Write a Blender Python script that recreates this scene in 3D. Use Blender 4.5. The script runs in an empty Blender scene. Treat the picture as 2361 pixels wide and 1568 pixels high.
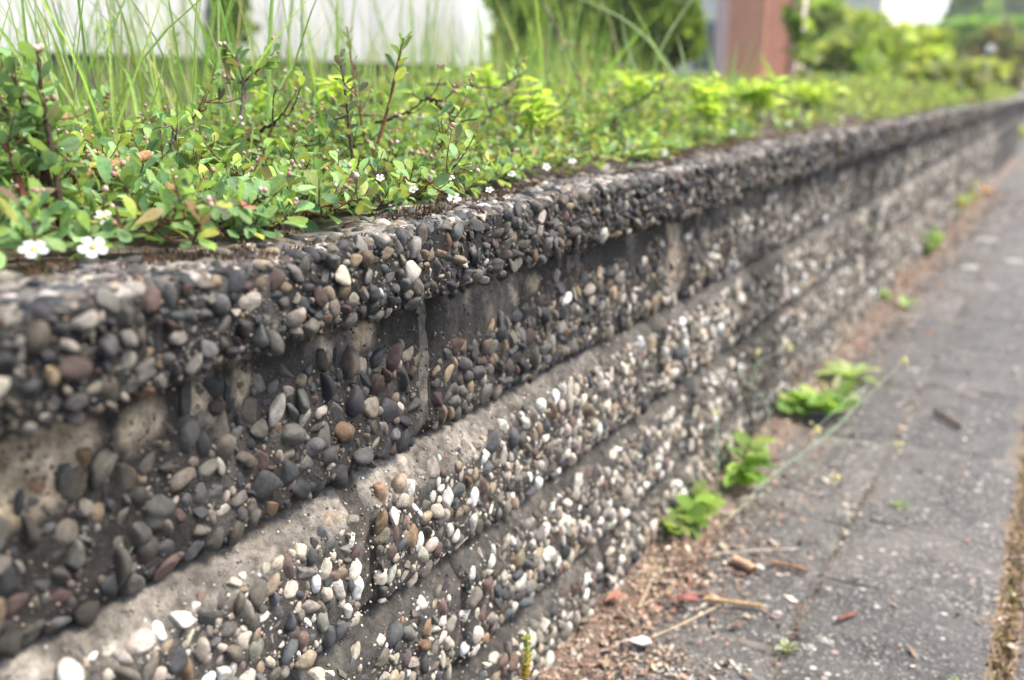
import bpy, bmesh, math, random
import numpy as np
from mathutils import Vector, Matrix

# ------------------------------------------------------------------ camera, world, sun, exposure
SC = bpy.context.scene
COL = SC.collection
S = 1024 / 2361.0                       # picks were read from a 2361 px wide view of the photograph
FPX = 2200 * S
VPX, VPY = 2490 * S, 195 * S
CAMP = np.array([0.6, 0.0, 0.84])
PITCH = math.atan((340 - VPY) / FPX)
YAW = math.atan((VPX - 512) / math.hypot(FPX, 340 - VPY))
FWD = np.array([-math.sin(YAW) * math.cos(PITCH), math.cos(YAW) * math.cos(PITCH), -math.sin(PITCH)])
RGT = np.array([math.cos(YAW), math.sin(YAW), 0.0])
UPV = np.cross(RGT, FWD)
cam_d = bpy.data.cameras.new('camera')
cam = bpy.data.objects.new('camera', cam_d)
COL.objects.link(cam)
m3 = Matrix((RGT, UPV, -FWD)).transposed()
cam.matrix_world = Matrix.Translation(CAMP) @ m3.to_4x4()
cam_d.sensor_width = 36
cam_d.lens = FPX / 1024 * 36
cam_d.clip_start = 0.02
cam_d.clip_end = 600
cam_d.dof.use_dof = True
cam_d.dof.focus_distance = 1.0
cam_d.dof.aperture_fstop = 2.7
cam_d.dof.aperture_blades = 9
SC.camera = cam

SUN_EL, SUN_AZ = math.radians(56), math.radians(62)     # azimuth measured from +Y towards +X
wd = bpy.data.worlds.new('World')
SC.world = wd
wd.use_nodes = True
nt = wd.node_tree
sky = nt.nodes.new('ShaderNodeTexSky')
sky.sky_type = 'NISHITA'
sky.sun_disc = False
sky.sun_elevation = SUN_EL
sky.sun_rotation = SUN_AZ
sky.air_density = 1.0
sky.dust_density = 2.5
sky.ozone_density = 0.6
bg = nt.nodes['Background']
nt.links.new(sky.outputs[0], bg.inputs[0])
bg.inputs[1].default_value = 0.10
sun_d = bpy.data.lights.new('sun', 'SUN')
sun = bpy.data.objects.new('sun', sun_d)
COL.objects.link(sun)
sun_d.energy = 1.5
sun_d.angle = math.radians(16)
sun_d.color = (1.0, 0.93, 0.81)
sdir = Vector((math.sin(SUN_AZ) * math.cos(SUN_EL), math.cos(SUN_AZ) * math.cos(SUN_EL), math.sin(SUN_EL)))
sun.rotation_euler = sdir.to_track_quat('Z', 'Y').to_euler()
vs = SC.view_settings
vs.view_transform = 'Standard'
vs.look = 'None'
vs.exposure = 2.22
vs.gamma = 1.0
vs.use_curve_mapping = False
try:
    SC.cycles.use_denoising = True
    SC.cycles.denoiser = 'OPENIMAGEDENOISE'
    SC.cycles.max_bounces = 6
    SC.cycles.transparent_max_bounces = 4
    SC.cycles.caustics_reflective = False
    SC.cycles.caustics_refractive = False
except Exception:
    pass

R = np.random.default_rng(7)
random.seed(7)


# ------------------------------------------------------------------ pixel helpers
def ray(u, v):
    d = FWD * FPX + RGT * (u * S - 512) + UPV * (340 - v * S)
    return d / np.linalg.norm(d)


def at(u, v, x=None, z=None, depth=None):
    d = ray(u, v)
    if x is not None:
        t = (x - CAMP[0]) / d[0]
    elif z is not None:
        t = (z - CAMP[2]) / d[2]
    else:
        t = depth / d.dot(FWD)
    return CAMP + d * t


def project(P):
    q = np.atleast_2d(P) - CAMP
    dep = q @ FWD
    return 512 + FPX * (q @ RGT) / dep, 340 - FPX * (q @ UPV) / dep, dep


# ------------------------------------------------------------------ numpy noise
_H = R.random((64, 64, 64)).astype(np.float32)


def vnoise(P):
    P = np.asarray(P, dtype=np.float64)
    i = np.floor(P).astype(int)
    f = P - i
    f = f * f * (3 - 2 * f)
    out = 0
    for a in (0, 1):
        for b in (0, 1):
            for c in (0, 1):
                w = (f[..., 0] if a else 1 - f[..., 0]) * (f[..., 1] if b else 1 - f[..., 1]) * (f[..., 2] if c else 1 - f[..., 2])
                out = out + w * _H[(i[..., 0] + a) % 64, (i[..., 1] + b) % 64, (i[..., 2] + c) % 64]
    return out * 2 - 1


def fbm(P, o=3):
    P = np.asarray(P, dtype=np.float64)
    s, a, t = 0, 1.0, 0
    for k in range(o):
        s = s + a * vnoise(P * 2 ** k + 17.3 * k)
        t += a
        a *= 0.5
    return s / t


def st(x):
    x = np.clip(x, 0, 1)
    return x * x * (3 - 2 * x)


# ------------------------------------------------------------------ mesh helpers
def mesh(name, V, F, mat, col=None, uv=None, smooth=True):
    V = np.asarray(V, dtype=np.float32)
    me = bpy.data.meshes.new(name)
    Fs = F if isinstance(F, list) else [F]
    Fs = [np.asarray(f, dtype=np.int32) for f in Fs if len(f)]
    nl = sum(f.size for f in Fs)
    npoly = sum(len(f) for f in Fs)
    me.vertices.add(len(V))
    me.vertices.foreach_set('co', V.ravel())
    me.loops.add(nl)
    me.loops.foreach_set('vertex_index', np.concatenate([f.ravel() for f in Fs]))
    me.polygons.add(npoly)
    ls, o = [], 0
    for f in Fs:
        ls.append(o + np.arange(len(f)) * f.shape[1])
        o += f.size
    me.polygons.foreach_set('loop_start', np.concatenate(ls).astype(np.int32))
    me.polygons.foreach_set('use_smooth', np.full(npoly, smooth, dtype=bool))
    me.update(calc_edges=True)
    if col is not None:
        c = np.ones((len(V), 4), dtype=np.float32)
        c[:, :3] = np.asarray(col)[..., :3]
        a = me.attributes.new('Col', 'FLOAT_COLOR', 'POINT')
        a.data.foreach_set('color', c.ravel())
    if uv is not None:
        a = me.attributes.new('luv', 'FLOAT_VECTOR', 'POINT')
        a.data.foreach_set('vector', np.asarray(uv, dtype=np.float32).ravel())
    if mat is not None:
        me.materials.append(mat)
    return me


def obj(name, me, parent=None, loc=(0, 0, 0), **props):
    o = bpy.data.objects.new(name, me)
    COL.objects.link(o)
    o.location = [float(c) for c in loc]
    o.parent = parent
    for k, v in props.items():
        o[k] = v
    return o


def thing(name, loc, label, cat, group=None):
    o = obj(name, None, None, loc, label=label, category=cat, kind='thing')
    o.empty_display_size = 0.05
    if group:
        o['group'] = group
    return o


def part(name, V, F, mat, parent, base, col=None, uv=None, smooth=True, origin=None, **props):
    """mesh given in world space, made local to parent at `base`; its own origin at `origin`."""
    og = np.asarray(base if origin is None else origin, dtype=float)
    me = mesh(name, np.asarray(V) - og, F, mat, col, uv, smooth)
    return obj(name, me, parent, og - np.asarray(base), **props)


def grid_faces(n, m, wrap=False):
    i, j = np.meshgrid(np.arange(n - 1), np.arange(m if wrap else m - 1), indexing='ij')
    j2 = (j + 1) % m
    return np.stack([i * m + j, (i + 1) * m + j, (i + 1) * m + j2, i * m + j2], -1).reshape(-1, 4)


def tube(P, rad, sides=6, cap=True):
    P = np.asarray(P, float)
    n = len(P)
    rad = np.broadcast_to(rad, n)
    T = np.gradient(P, axis=0)
    T /= np.linalg.norm(T, axis=1)[:, None] + 1e-12
    ref = np.array([0.31, 0.17, 0.93]) if abs(T[:, 2]).mean() < 0.8 else np.array([1, 0.2, 0.1])
    A = np.cross(T, ref)
    A /= np.linalg.norm(A, axis=1)[:, None]
    B = np.cross(T, A)
    a = np.linspace(0, 2 * np.pi, sides, endpoint=False)
    V = P[:, None] + rad[:, None, None] * (np.cos(a)[None, :, None] * A[:, None] + np.sin(a)[None, :, None] * B[:, None])
    return V.reshape(-1, 3), grid_faces(n, sides, True)


class Bag:
    """collects vertices, quads and triangles of many pieces into one mesh"""
    def __init__(s):
        s.V, s.Q, s.T, s.C, s.U, s.n = [], [], [], [], [], 0

    def add(s, V, F, col=None, uv=None):
        V = np.asarray(V)
        F = np.asarray(F)
        s.V.append(V)
        (s.Q if F.shape[1] == 4 else s.T).append(F + s.n)
        s.C.append(np.broadcast_to(np.asarray(col if col is not None else (1, 1, 1), float), (len(V), 3)))
        s.U.append(np.zeros((len(V), 3)) if uv is None else uv)
        s.n += len(V)

    def get(s):
        F = []
        if s.Q:
            F.append(np.concatenate(s.Q))
        if s.T:
            F.append(np.concatenate(s.T))
        return np.concatenate(s.V), F, np.concatenate(s.C), np.concatenate(s.U)

    def part(s, name, mat, parent, base, origin=None, smooth=True, **props):
        if not s.V:
            return None
        V, F, C, U = s.get()
        return part(name, V, F, mat, parent, base, C, U, smooth, origin, **props)


# ------------------------------------------------------------------ materials
def newmat(name):
    m = bpy.data.materials.new(name)
    m.use_nodes = True
    t = m.node_tree
    b = t.nodes['Principled BSDF']
    return m, t, b


def N(t, kind, **kw):
    n = t.nodes.new('ShaderNode' + kind)
    for k, v in kw.items():
        setattr(n, k, v)
    return n


def noise_node(t, scale, detail=4, rough=0.55, src=None):
    n = N(t, 'TexNoise')
    n.inputs['Scale'].default_value = scale
    n.inputs['Detail'].default_value = detail
    n.inputs['Roughness'].default_value = rough
    if src is not None:
        t.links.new(src, n.inputs['Vector'])
    return n.outputs['Fac']


def ramp(t, fac, pts):
    r = N(t, 'ValToRGB')
    e = r.color_ramp.elements
    while len(e) < len(pts):
        e.new(0.5)
    for k, (p, c) in enumerate(pts):
        e[k].position = p
        e[k].color = (*c, 1) if len(c) == 3 else c
    t.links.new(fac, r.inputs[0])
    return r.outputs[0]


def mixc(t, fac, a, b, mode='MIX'):
    n = N(t, 'Mix', data_type='RGBA', blend_type=mode)
    for sock, v in ((n.inputs[0], fac), (n.inputs[6], a), (n.inputs[7], b)):
        if hasattr(v, 'is_linked'):
            t.links.new(v, sock)
        elif isinstance(v, (int, float)):
            sock.default_value = v
        else:
            sock.default_value = (*v, 1)
    return n.outputs[2]


def bump(t, b, h, strength, dist):
    n = N(t, 'Bump')
    n.inputs['Strength'].default_value = strength
    n.inputs['Distance'].default_value = dist
    t.links.new(h, n.inputs['Height'])
    t.links.new(n.outputs[0], b.inputs['Normal'])


def grey(v):
    return (v, v, v)


def mat_concrete():
    """vertex colour gives the stain, the nodes the sand grain"""
    m, t, b = newmat('weathered_concrete')
    pos = N(t, 'NewGeometry').outputs['Position']
    at_ = N(t, 'Attribute', attribute_name='Col').outputs['Color']
    n1 = noise_node(t, 95, 5, 0.65, pos)
    n2 = noise_node(t, 900, 3, 0.7, pos)
    n3 = noise_node(t, 420, 3, 0.7, pos)
    n0 = noise_node(t, 38, 6, 0.7, pos)
    c = mixc(t, 1.0, at_, ramp(t, n0, [(0.30, grey(0.42)), (0.52, grey(1.0)), (0.72, grey(1.75))]), 'MULTIPLY')
    c = mixc(t, 1.0, c, ramp(t, n1, [(0.30, grey(0.5)), (0.70, grey(1.55))]), 'MULTIPLY')
    c = mixc(t, ramp(t, n2, [(0.60, grey(0)), (0.68, grey(0.55))]), c, (0.22, 0.20, 0.17))
    c = mixc(t, ramp(t, n3, [(0.60, grey(0)), (0.66, grey(0.75))]), c, (0.016, 0.014, 0.013))
    t.links.new(c, b.inputs['Base Color'])
    b.inputs['Roughness'].default_value = 0.92
    b.inputs['Specular IOR Level'].default_value = 0.25
    h = N(t, 'Math', operation='ADD')
    t.links.new(n1, h.inputs[0])
    t.links.new(n3, h.inputs[1])
    bump(t, b, h.outputs[0], 0.9, 0.0020)
    return m


def mat_pebble():
    m, t, b = newmat('river_pebble')
    pos = N(t, 'NewGeometry').outputs['Position']
    at_ = N(t, 'Attribute', attribute_name='Col').outputs['Color']
    n1 = noise_node(t, 160, 5, 0.6, pos)
    n2 = noise_node(t, 1100, 4, 0.7, pos)
    n3 = noise_node(t, 320, 4, 0.65, pos)
    c = mixc(t, 1.0, at_, ramp(t, n1, [(0.3, grey(0.6)), (0.7, grey(1.35))]), 'MULTIPLY')
    c = mixc(t, ramp(t, n2, [(0.38, grey(0.5)), (0.56, grey(0))]), c, (0.02, 0.018, 0.016))
    c = mixc(t, ramp(t, n3, [(0.62, grey(0)), (0.74, grey(0.55))]), c, (0.05, 0.042, 0.034))
    t.links.new(c, b.inputs['Base Color'])
    r = ramp(t, n3, [(0.3, grey(0.48)), (0.7, grey(0.85))])
    t.links.new(r, b.inputs['Roughness'])
    b.inputs['Specular IOR Level'].default_value = 0.2
    bump(t, b, n3, 0.6, 0.0012)
    return m


def mat_leaf(name, transl=0.32, rim=0.5, rough=0.42):
    m, t, b = newmat(name)
    at_ = N(t, 'Attribute', attribute_name='Col').outputs['Color']
    uv = N(t, 'Attribute', attribute_name='luv').outputs['Vector']
    sx = N(t, 'SeparateXYZ')
    t.links.new(uv, sx.inputs[0])
    ab = N(t, 'Math', operation='ABSOLUTE')
    t.links.new(sx.outputs[0], ab.inputs[0])
    pos = N(t, 'NewGeometry')
    n1 = noise_node(t, 240, 3, 0.6, pos.outputs['Position'])
    c = mixc(t, 1.0, at_, ramp(t, n1, [(0.3, grey(0.78)), (0.7, grey(1.2))]), 'MULTIPLY')
    mid = ramp(t, ab.outputs[0], [(0.0, grey(0.45)), (0.10, grey(0))])
    edge = ramp(t, ab.outputs[0], [(0.86, grey(0)), (0.97, grey(rim))])
    pale = mixc(t, 0.55, c, (0.42, 0.46, 0.20))
    c = mixc(t, mid, c, pale)
    c = mixc(t, edge, c, pale)
    back = mixc(t, 0.35, c, (0.30, 0.36, 0.22))
    c = mixc(t, pos.outputs['Backfacing'], c, back)
    t.links.new(c, b.inputs['Base Color'])
    b.inputs['Roughness'].default_value = rough
    b.inputs['Specular IOR Level'].default_value = 0.28
    tr = N(t, 'BsdfTranslucent')
    tc = mixc(t, 1.0, c, (1.5, 1.6, 0.6), 'MULTIPLY')
    t.links.new(tc, tr.inputs[0])
    mx = N(t, 'MixShader')
    mx.inputs[0].default_value = transl
    t.links.new(b.outputs[0], mx.inputs[1])
    t.links.new(tr.outputs[0], mx.inputs[2])
    t.links.new(mx.outputs[0], t.nodes['Material Output'].inputs[0])
    return m


def mat_vc(name, rough=0.8, nscale=200, amp=(0.7, 1.3), bmp=0.4, bd=0.001, spec=0.3):
    m, t, b = newmat(name)
    pos = N(t, 'NewGeometry').outputs['Position']
    at_ = N(t, 'Attribute', attribute_name='Col').outputs['Color']
    n1 = noise_node(t, nscale, 5, 0.6, pos)
    c = mixc(t, 1.0, at_, ramp(t, n1, [(0.3, grey(amp[0])), (0.7, grey(amp[1]))]), 'MULTIPLY')
    t.links.new(c, b.inputs['Base Color'])
    b.inputs['Roughness'].default_value = rough
    b.inputs['Specular IOR Level'].default_value = spec
    bump(t, b, n1, bmp, bd)
    return m


def mat_asphalt(name='worn_asphalt'):
    m, t, b = newmat(name)
    pos = N(t, 'NewGeometry').outputs['Position']
    v = N(t, 'TexVoronoi')
    v.inputs['Scale'].default_value = 210
    t.links.new(pos, v.inputs['Vector'])
    sc = N(t, 'SeparateColor')
    t.links.new(v.outputs['Color'], sc.inputs[0])
    grain = ramp(t, sc.outputs[0], [(0.0, (0.040, 0.038, 0.036)), (0.45, (0.070, 0.066, 0.061)), (0.74, (0.115, 0.107, 0.098)),
                                    (0.92, (0.20, 0.19, 0.175)), (1.0, (0.40, 0.37, 0.33))])
    gap = ramp(t, v.outputs['Distance'], [(0.35, grey(1)), (0.75, grey(0.55))])
    c = mixc(t, 1.0, grain, gap, 'MULTIPLY')
    n1 = noise_node(t, 7, 5, 0.6, pos)
    c = mixc(t, ramp(t, n1, [(0.40, grey(0)), (0.66, grey(0.7))]), c, (0.140, 0.129, 0.116))
    n4 = noise_node(t, 23, 5, 0.7, pos)
    c = mixc(t, ramp(t, n4, [(0.60, grey(0)), (0.72, grey(0.6))]), c, (0.24, 0.22, 0.19))
    c = mixc(t, ramp(t, n4, [(0.28, grey(0.6)), (0.40, grey(0))]), c, (0.045, 0.04, 0.036))
    tone = N(t, 'ObjectInfo').outputs['Random']
    c = mixc(t, 1.0, c, ramp(t, tone, [(0, (.72, .72, .72)), (1, (1.04, 1.02, .99))]), 'MULTIPLY')
    v2 = N(t, 'TexVoronoi')
    v2.inputs['Scale'].default_value = 38
    t.links.new(pos, v2.inputs['Vector'])
    s2 = N(t, 'SeparateColor')
    t.links.new(v2.outputs['Color'], s2.inputs[0])
    big = N(t, 'Math', operation='MULTIPLY')
    t.links.new(ramp(t, v2.outputs['Distance'], [(0.16, grey(1)), (0.24, grey(0))]), big.inputs[0])
    t.links.new(ramp(t, s2.outputs[0], [(0.6, grey(0)), (0.72, grey(0.9))]), big.inputs[1])
    c = mixc(t, big.outputs[0], c, ramp(t, s2.outputs[1], [(0, (0.33, 0.30, 0.27)), (0.6, (0.42, 0.40, 0.37)), (1, (0.26, 0.15, 0.08))]))
    t.links.new(c, b.inputs['Base Color'])
    b.inputs['Roughness'].default_value = 0.8
    bump(t, b, v.outputs['Distance'], 0.9, 0.0016)
    return m


def mat_plain(name, c0, c1, scale, rough=0.8, bmp=0.3, bd=0.003):
    m, t, b = newmat(name)
    pos = N(t, 'NewGeometry').outputs['Position']
    n1 = noise_node(t, scale, 5, 0.6, pos)
    t.links.new(ramp(t, n1, [(0.3, c0), (0.7, c1)]), b.inputs['Base Color'])
    b.inputs['Roughness'].default_value = rough
    bump(t, b, n1, bmp, bd)
    return m


M_CONC = mat_concrete()
M_PEB = mat_pebble()
M_LEAF = mat_leaf('cotoneaster_leaf', 0.32, 0.55, 0.58)
M_SOFT = mat_leaf('soft_leaf', 0.45, 0.1, 0.5)
M_GRASS = mat_leaf('grass_blade', 0.45, 0.1, 0.5)
M_WOOD = mat_vc('bark', 0.85, 330, (0.35, 1.6), 1.0, 0.002, 0.15)
M_BUD = mat_vc('flower_bud', 0.5, 300, (0.85, 1.15), 0.1, 0.0005)
M_LITTER = mat_vc('dry_litter', 0.85, 300, (0.6, 1.4), 0.3, 0.0005)
M_SOIL = mat_plain('soil', (0.035, 0.024, 0.017), (0.10, 0.068, 0.047), 60, 0.95, 0.9, 0.006)
M_ASPH = mat_asphalt()
M_WHITE = mat_plain('white_render', (0.36, 0.365, 0.37), (0.44, 0.44, 0.44), 3, 0.7, 0.1, 0.002)
M_CREAM = mat_plain('cream_render', (0.70, 0.64, 0.52), (0.78, 0.72, 0.60), 3, 0.7, 0.1, 0.002)
M_PLINTH = mat_plain('brown_plinth', (0.045, 0.030, 0.026), (0.085, 0.055, 0.046), 9, 0.8)
M_PINK = mat_plain('pale_pink_trim', (0.66, 0.50, 0.45), (0.74, 0.58, 0.52), 5, 0.7, 0.1)
M_PIL_LIT = mat_plain('lit_terracotta_face', (0.66, 0.32, 0.20), (0.74, 0.38, 0.25), 6, 0.75, 0.1)  # lit side of the pillar, brightness put into the colour
M_PIL_SHADE = mat_plain('shaded_brown_face', (0.19, 0.080, 0.055), (0.24, 0.10, 0.07), 6, 0.75, 0.1)  # shaded side of the pillar, shade put into the brown
M_ROOF = mat_plain('roof_tile', (0.20, 0.10, 0.07), (0.30, 0.15, 0.10), 8, 0.8)
M_GLASS = mat_plain('window_glass', (0.06, 0.07, 0.08), (0.09, 0.10, 0.11), 1, 0.1, 0, 0)
M_LICHEN = mat_vc('lichen', 0.9, 180, (0.6, 1.25), 0.8, 0.002)

# ------------------------------------------------------------------ ground and pavement
Z_CAP = 0.703
v = np.array([[-300, -40, -0.030], [300, -40, -0.030], [300, 560, -0.030], [-300, 560, -0.030]], float)
obj('ground', mesh('ground', v, np.array([[0, 1, 2, 3]]), M_ASPH), kind='structure')


# soil strip along the wall foot and under the paving joints
def soil_sheet():
    ys = np.linspace(0.2, 13, 260)
    xs = np.linspace(-0.02, 0.70, 60)
    Y, X = np.meshgrid(ys, xs, indexing='ij')
    P = np.stack([X, Y, np.zeros_like(X)], -1)
    Z = 0.004 * fbm(P * 14) + 0.026 * st((0.125 + 0.05 * fbm(P * 3) - X) / 0.12) - 0.0032
    P[..., 2] = Z
    return P.reshape(-1, 3), grid_faces(len(ys), len(xs))


V_, F_ = soil_sheet()
nn_ = fbm(V_ * 30, 3)[:, None]
wallm = st((.20 + .05 * fbm(V_ * 4) - V_[:, 0]) / .12)[:, None]
C_ = (np.array([[.125, .092, .072]]) * wallm + np.array([[.125, .112, .098]]) * (1 - wallm)) * (1 + .5 * nn_)
lj = np.exp(-((V_[:, 0] - .612) / .03) ** 2)[:, None]
C_ = C_ * (1 - lj) + np.array([[.17, .115, .065]]) * (1 + .5 * nn_) * lj
obj('soil_strip', mesh('soil_strip', V_, F_, M_LITTER, np.clip(C_, .02, .5)), kind='structure')

pav = obj('pavement', None, None, (0.33, 1.5, 0), kind='structure')
PAVB = np.array([0.33, 1.5, 0.0])


def slab(x0, x1, y0, y1, z=0.0):
    nx, ny = 9, 15
    gx, gy = np.linspace(0, 1, nx), np.linspace(0, 1, ny)
    Yg, Xg = np.meshgrid(gy, gx, indexing='ij')
    P = np.stack([x0 + Xg * (x1 - x0), y0 + Yg * (y1 - y0), np.zeros_like(Xg)], -1)
    e = np.minimum(np.minimum(Xg, 1 - Xg) * (x1 - x0), np.minimum(Yg, 1 - Yg) * (y1 - y0))
    wob = 0.004 * np.stack([fbm(P * 16 + 3), fbm(P * 16 + 9), 0 * Xg], -1)
    P += wob * (e < 0.002)[..., None]
    P[..., 2] = z + 0.0020 * fbm(P * 5) - 0.0030 * (e < 0.002)
    Vt = P.reshape(-1, 3)
    # skirt down to the bedding
    ring = [(0, j) for j in range(nx)] + [(i, nx - 1) for i in range(1, ny)] + [(ny - 1, j) for j in range(nx - 2, -1, -1)] + [(i, 0) for i in range(ny - 2, 0, -1)]
    idx = np.array([i * nx + j for i, j in ring])
    low = Vt[idx].copy()
    low[:, 2] = -0.028
    n0 = len(Vt)
    k = np.arange(len(idx))
    k2 = (k + 1) % len(idx)
    F = np.concatenate([grid_faces(ny, nx)[:, ::-1], np.stack([idx[k], idx[k2], n0 + k2, n0 + k], -1)])
    part('paving_slab', np.concatenate([Vt, low]), F, M_ASPH, pav, PAVB, origin=[(x0 + x1) / 2, (y0 + y1) / 2, 0], smooth=False)


colA = [0.35, 0.85, 1.335, 1.825, 2.33, 2.835] + [2.835 + 0.495 * k for k in range(1, 17)]
colB = [0.40, 0.93, 1.22, 1.595, 1.872, 2.345, 2.88] + [2.88 + 0.5 * k for k in range(1, 17)]
for a, b_ in zip(colA[:-1], colA[1:]):
    j = R.uniform(-0.004, 0.004)
    slab(0.060, 0.3165 + j * .3 if a < 2 else .3178, a + 0.003, b_ - 0.003, R.uniform(-0.002, 0.002))
for a, b_ in zip(colB[:-1], colB[1:]):
    j = R.uniform(-0.004, 0.004)
    slab(0.3205 + j * .3 if a < 2 else .3186, 0.590, a + 0.003, b_ - 0.003, R.uniform(-0.002, 0.002))
for k in range(14):
    slab(0.634, 1.25, 0.3 + 0.7 * k + 0.006, 1.0 + 0.7 * k - 0.006, 0.001)

# ------------------------------------------------------------------ retaining wall
WB = np.array([-0.10, 0.9, 0.0])
wall = thing('retaining_wall', WB, 'low retaining wall of exposed pebble concrete blocks with dark overhanging cap beside the path', 'wall')
Y_END = 14.0
ROWS = [  # z bottom, z top, face x, top margin height, margin depth, joints
    dict(zb=.449, zt=.632, xf=0.000, mh=.046, md=.010, j0=0.849, L=0.824),
    dict(zb=.290, zt=.441, xf=0.014, mh=.032, md=.026, j0=0.715, L=0.824),
    dict(zb=.130, zt=.281, xf=0.020, mh=.031, md=.025, j0=0.880, L=0.824),
    dict(zb=-.03, zt=.120, xf=0.025, mh=.031, md=.025, j0=0.480, L=0.824),
]


def row_x(r, y, z, e=None):
    """face of a block: e = distance to the nearer block end"""
    w = ROWS[r]
    x = np.full_like(y, w['xf'])
    x = x - w['md'] * np.clip((z - (w['zt'] - w['mh'])) / w['mh'], 0, 1) ** 1.2
    x = x - 0.010 * (1 - np.clip((z - w['zb']) / 0.014, 0, 1)) ** 2
    if e is not None:
        x = x - (.006 if r == 0 else .011) * (1 - np.clip(e / 0.016, 0, 1)) ** 1.5
    P = np.stack([np.full_like(y, r * 3.7), y, z], -1)
    x = x + 0.0045 * fbm(P * 9, 2) + 0.0022 * fbm(P * 45, 3)
    return x


CREAM = [(60, 1080, .050, .030, 1), (310, 975, .026, .020, 1), (470, 930, .022, .020, 1), (560, 895, .012, .016, .8), (740, 805, .012, .012, .7), (825, 785, .020, .014, .9),
         (1552, 600, .045, .085, .7), (1548, 540, .028, .05, .9), (1215, 655, .018, .013, .8), (1172, 670, .008, .020, .7), (1075, 685, .008, .010, .5)]


def conc_col(r, y, z):
    """low-frequency stain colours of the concrete (what the weather left on it)"""
    w = ROWS[r] if r < 4 else None
    P = np.stack([np.full_like(y, r * 5.1), y, z], -1)
    n = fbm(P * 11, 4)[:, None]
    Pw = P + .035 * np.stack([0 * y, fbm(P * 17 + 3, 3), fbm(P * 17 + 77, 3)], -1)
    n2 = fbm(Pw * np.array([1, 13, 8]) + 31, 4)[:, None]
    def C(*a): return np.array(a)[None]
    if r == 0:
        c = C(.024, .0215, .0195) * (1 + .55 * n)
        c = c + st((n2 - 0.12) / 0.3) * C(.04, .035, .03)
        wy = y + .022 * fbm(P * 20 + 3, 3)
        wz = z + .016 * fbm(P * 20 + 50, 3)
        tan = 0 * y
        for (u, v, ry, rz, k) in CREAM:
            q = at(u, v, x=-.004)
            tan = np.maximum(tan, k * st((1.25 - np.hypot((wy - q[1]) / ry, (wz - q[2]) / rz)) / .5))
        tan = tan[:, None]
        c = c * (1 - tan) + C(.33, .265, .185) * (1 + .3 * n) * tan
        pale = st((n2 - .05) / .25) * st((z - (w['zt'] - .07)) / .03)[:, None]
        c = c + C(.055, .048, .040) * pale
        moss = st((z - (w['zt'] - .016)) / .012)[:, None] * st((n + .1) / .3)
        c = c * (1 - .6 * moss) + C(.035, .035, .012) * .6 * moss
    elif r == 1:
        c = C(.045, .041, .036) * (1 + .4 * n)
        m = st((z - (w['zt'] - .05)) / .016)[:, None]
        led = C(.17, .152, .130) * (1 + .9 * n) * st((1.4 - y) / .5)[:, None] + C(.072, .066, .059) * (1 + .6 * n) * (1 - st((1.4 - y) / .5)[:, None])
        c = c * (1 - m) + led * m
        dk = st((n2 - .12) / .2) * m
        c = c * (1 - .6 * dk) + C(.05, .043, .036) * .6 * dk
    elif r in (2, 3):
        c = C(.050, .046, .040) * (1 + .5 * n) + .022 * n2 * C(1, .92, .8)
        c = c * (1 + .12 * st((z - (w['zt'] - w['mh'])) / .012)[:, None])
    else:
        c = C(.1, .1, .1) * (1 + .3 * n)
    return np.clip(c * streak(y, z), .008, .8)


def streak(y, z):
    """dark run-off stains on the receding stretch, long in z and short in y"""
    P = np.stack([0 * y + 4.4, y * 3.1 + .25 * fbm(np.stack([y, z * 3, 0 * y], -1) * 6, 2), z * 1.1], -1)
    return (1 - .62 * st((fbm(P, 3) - .02) / .28) * st((y - 1.35) / .8))[:, None]


def ygrid(a, b):
    ys = [a]
    while ys[-1] < b:
        y = ys[-1]
        ys.append(y + (0.03 if y < .15 else 0.007 if y < 2.4 else (0.02 if y < 4 else 0.06)))
    ys[-1] = b
    return np.array(ys)


BLK = []   # (row, y0, y1, object)
for r, w in enumerate(ROWS):
    js = sorted({w['j0'] + w['L'] * k for k in range(-3, 17)})
    for y0, y1 in zip(js[:-1], js[1:]):
        if y1 < -.7 or y0 > Y_END:
            continue
        g = 0.006 if r == 0 else 0.011
        a, b_ = y0 + g, y1 - g
        ys = np.unique(np.concatenate([[a, a + .004, a + .008], ygrid(a + .012, b_ - .012), [b_ - .008, b_ - .004, b_]]))
        zs = np.unique(np.concatenate([np.linspace(w['zb'], w['zb'] + .014, 4), np.linspace(w['zb'] + .014, w['zt'] - w['mh'], 14 if y0 < 3 else 5),
                                       np.linspace(w['zt'] - w['mh'], w['zt'], 7)]))
        Y, Z = np.meshgrid(ys, zs, indexing='ij')
        E_ = np.minimum(Y - a, b_ - Y)
        X = row_x(r, Y.ravel(), Z.ravel(), E_.ravel()).reshape(Y.shape)
        # back edge all round so that the block is a solid
        X2 = np.pad(X, 1, constant_values=-0.12)
        Y2 = np.pad(Y, 1, mode='edge')
        Z2 = np.pad(Z, 1, mode='edge')
        P = np.stack([X2, Y2, Z2], -1).reshape(-1, 3)
        ee = np.minimum(P[:, 1] - a, b_ - P[:, 1])
        P[:, 1] += .0045 * fbm(np.stack([0 * ee + r, 0 * ee + a * 3, P[:, 2] * 45], -1), 3) * np.clip(1 - ee / .02, 0, 1)
        c = conc_col(r, P[:, 1], P[:, 2])
        o = part('block', P, grid_faces(*X2.shape), M_CONC, wall, WB, c, origin=[-0.05, (a + b_) / 2, (w['zb'] + w['zt']) / 2])
        BLK.append((r, y0, y1, o))

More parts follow.
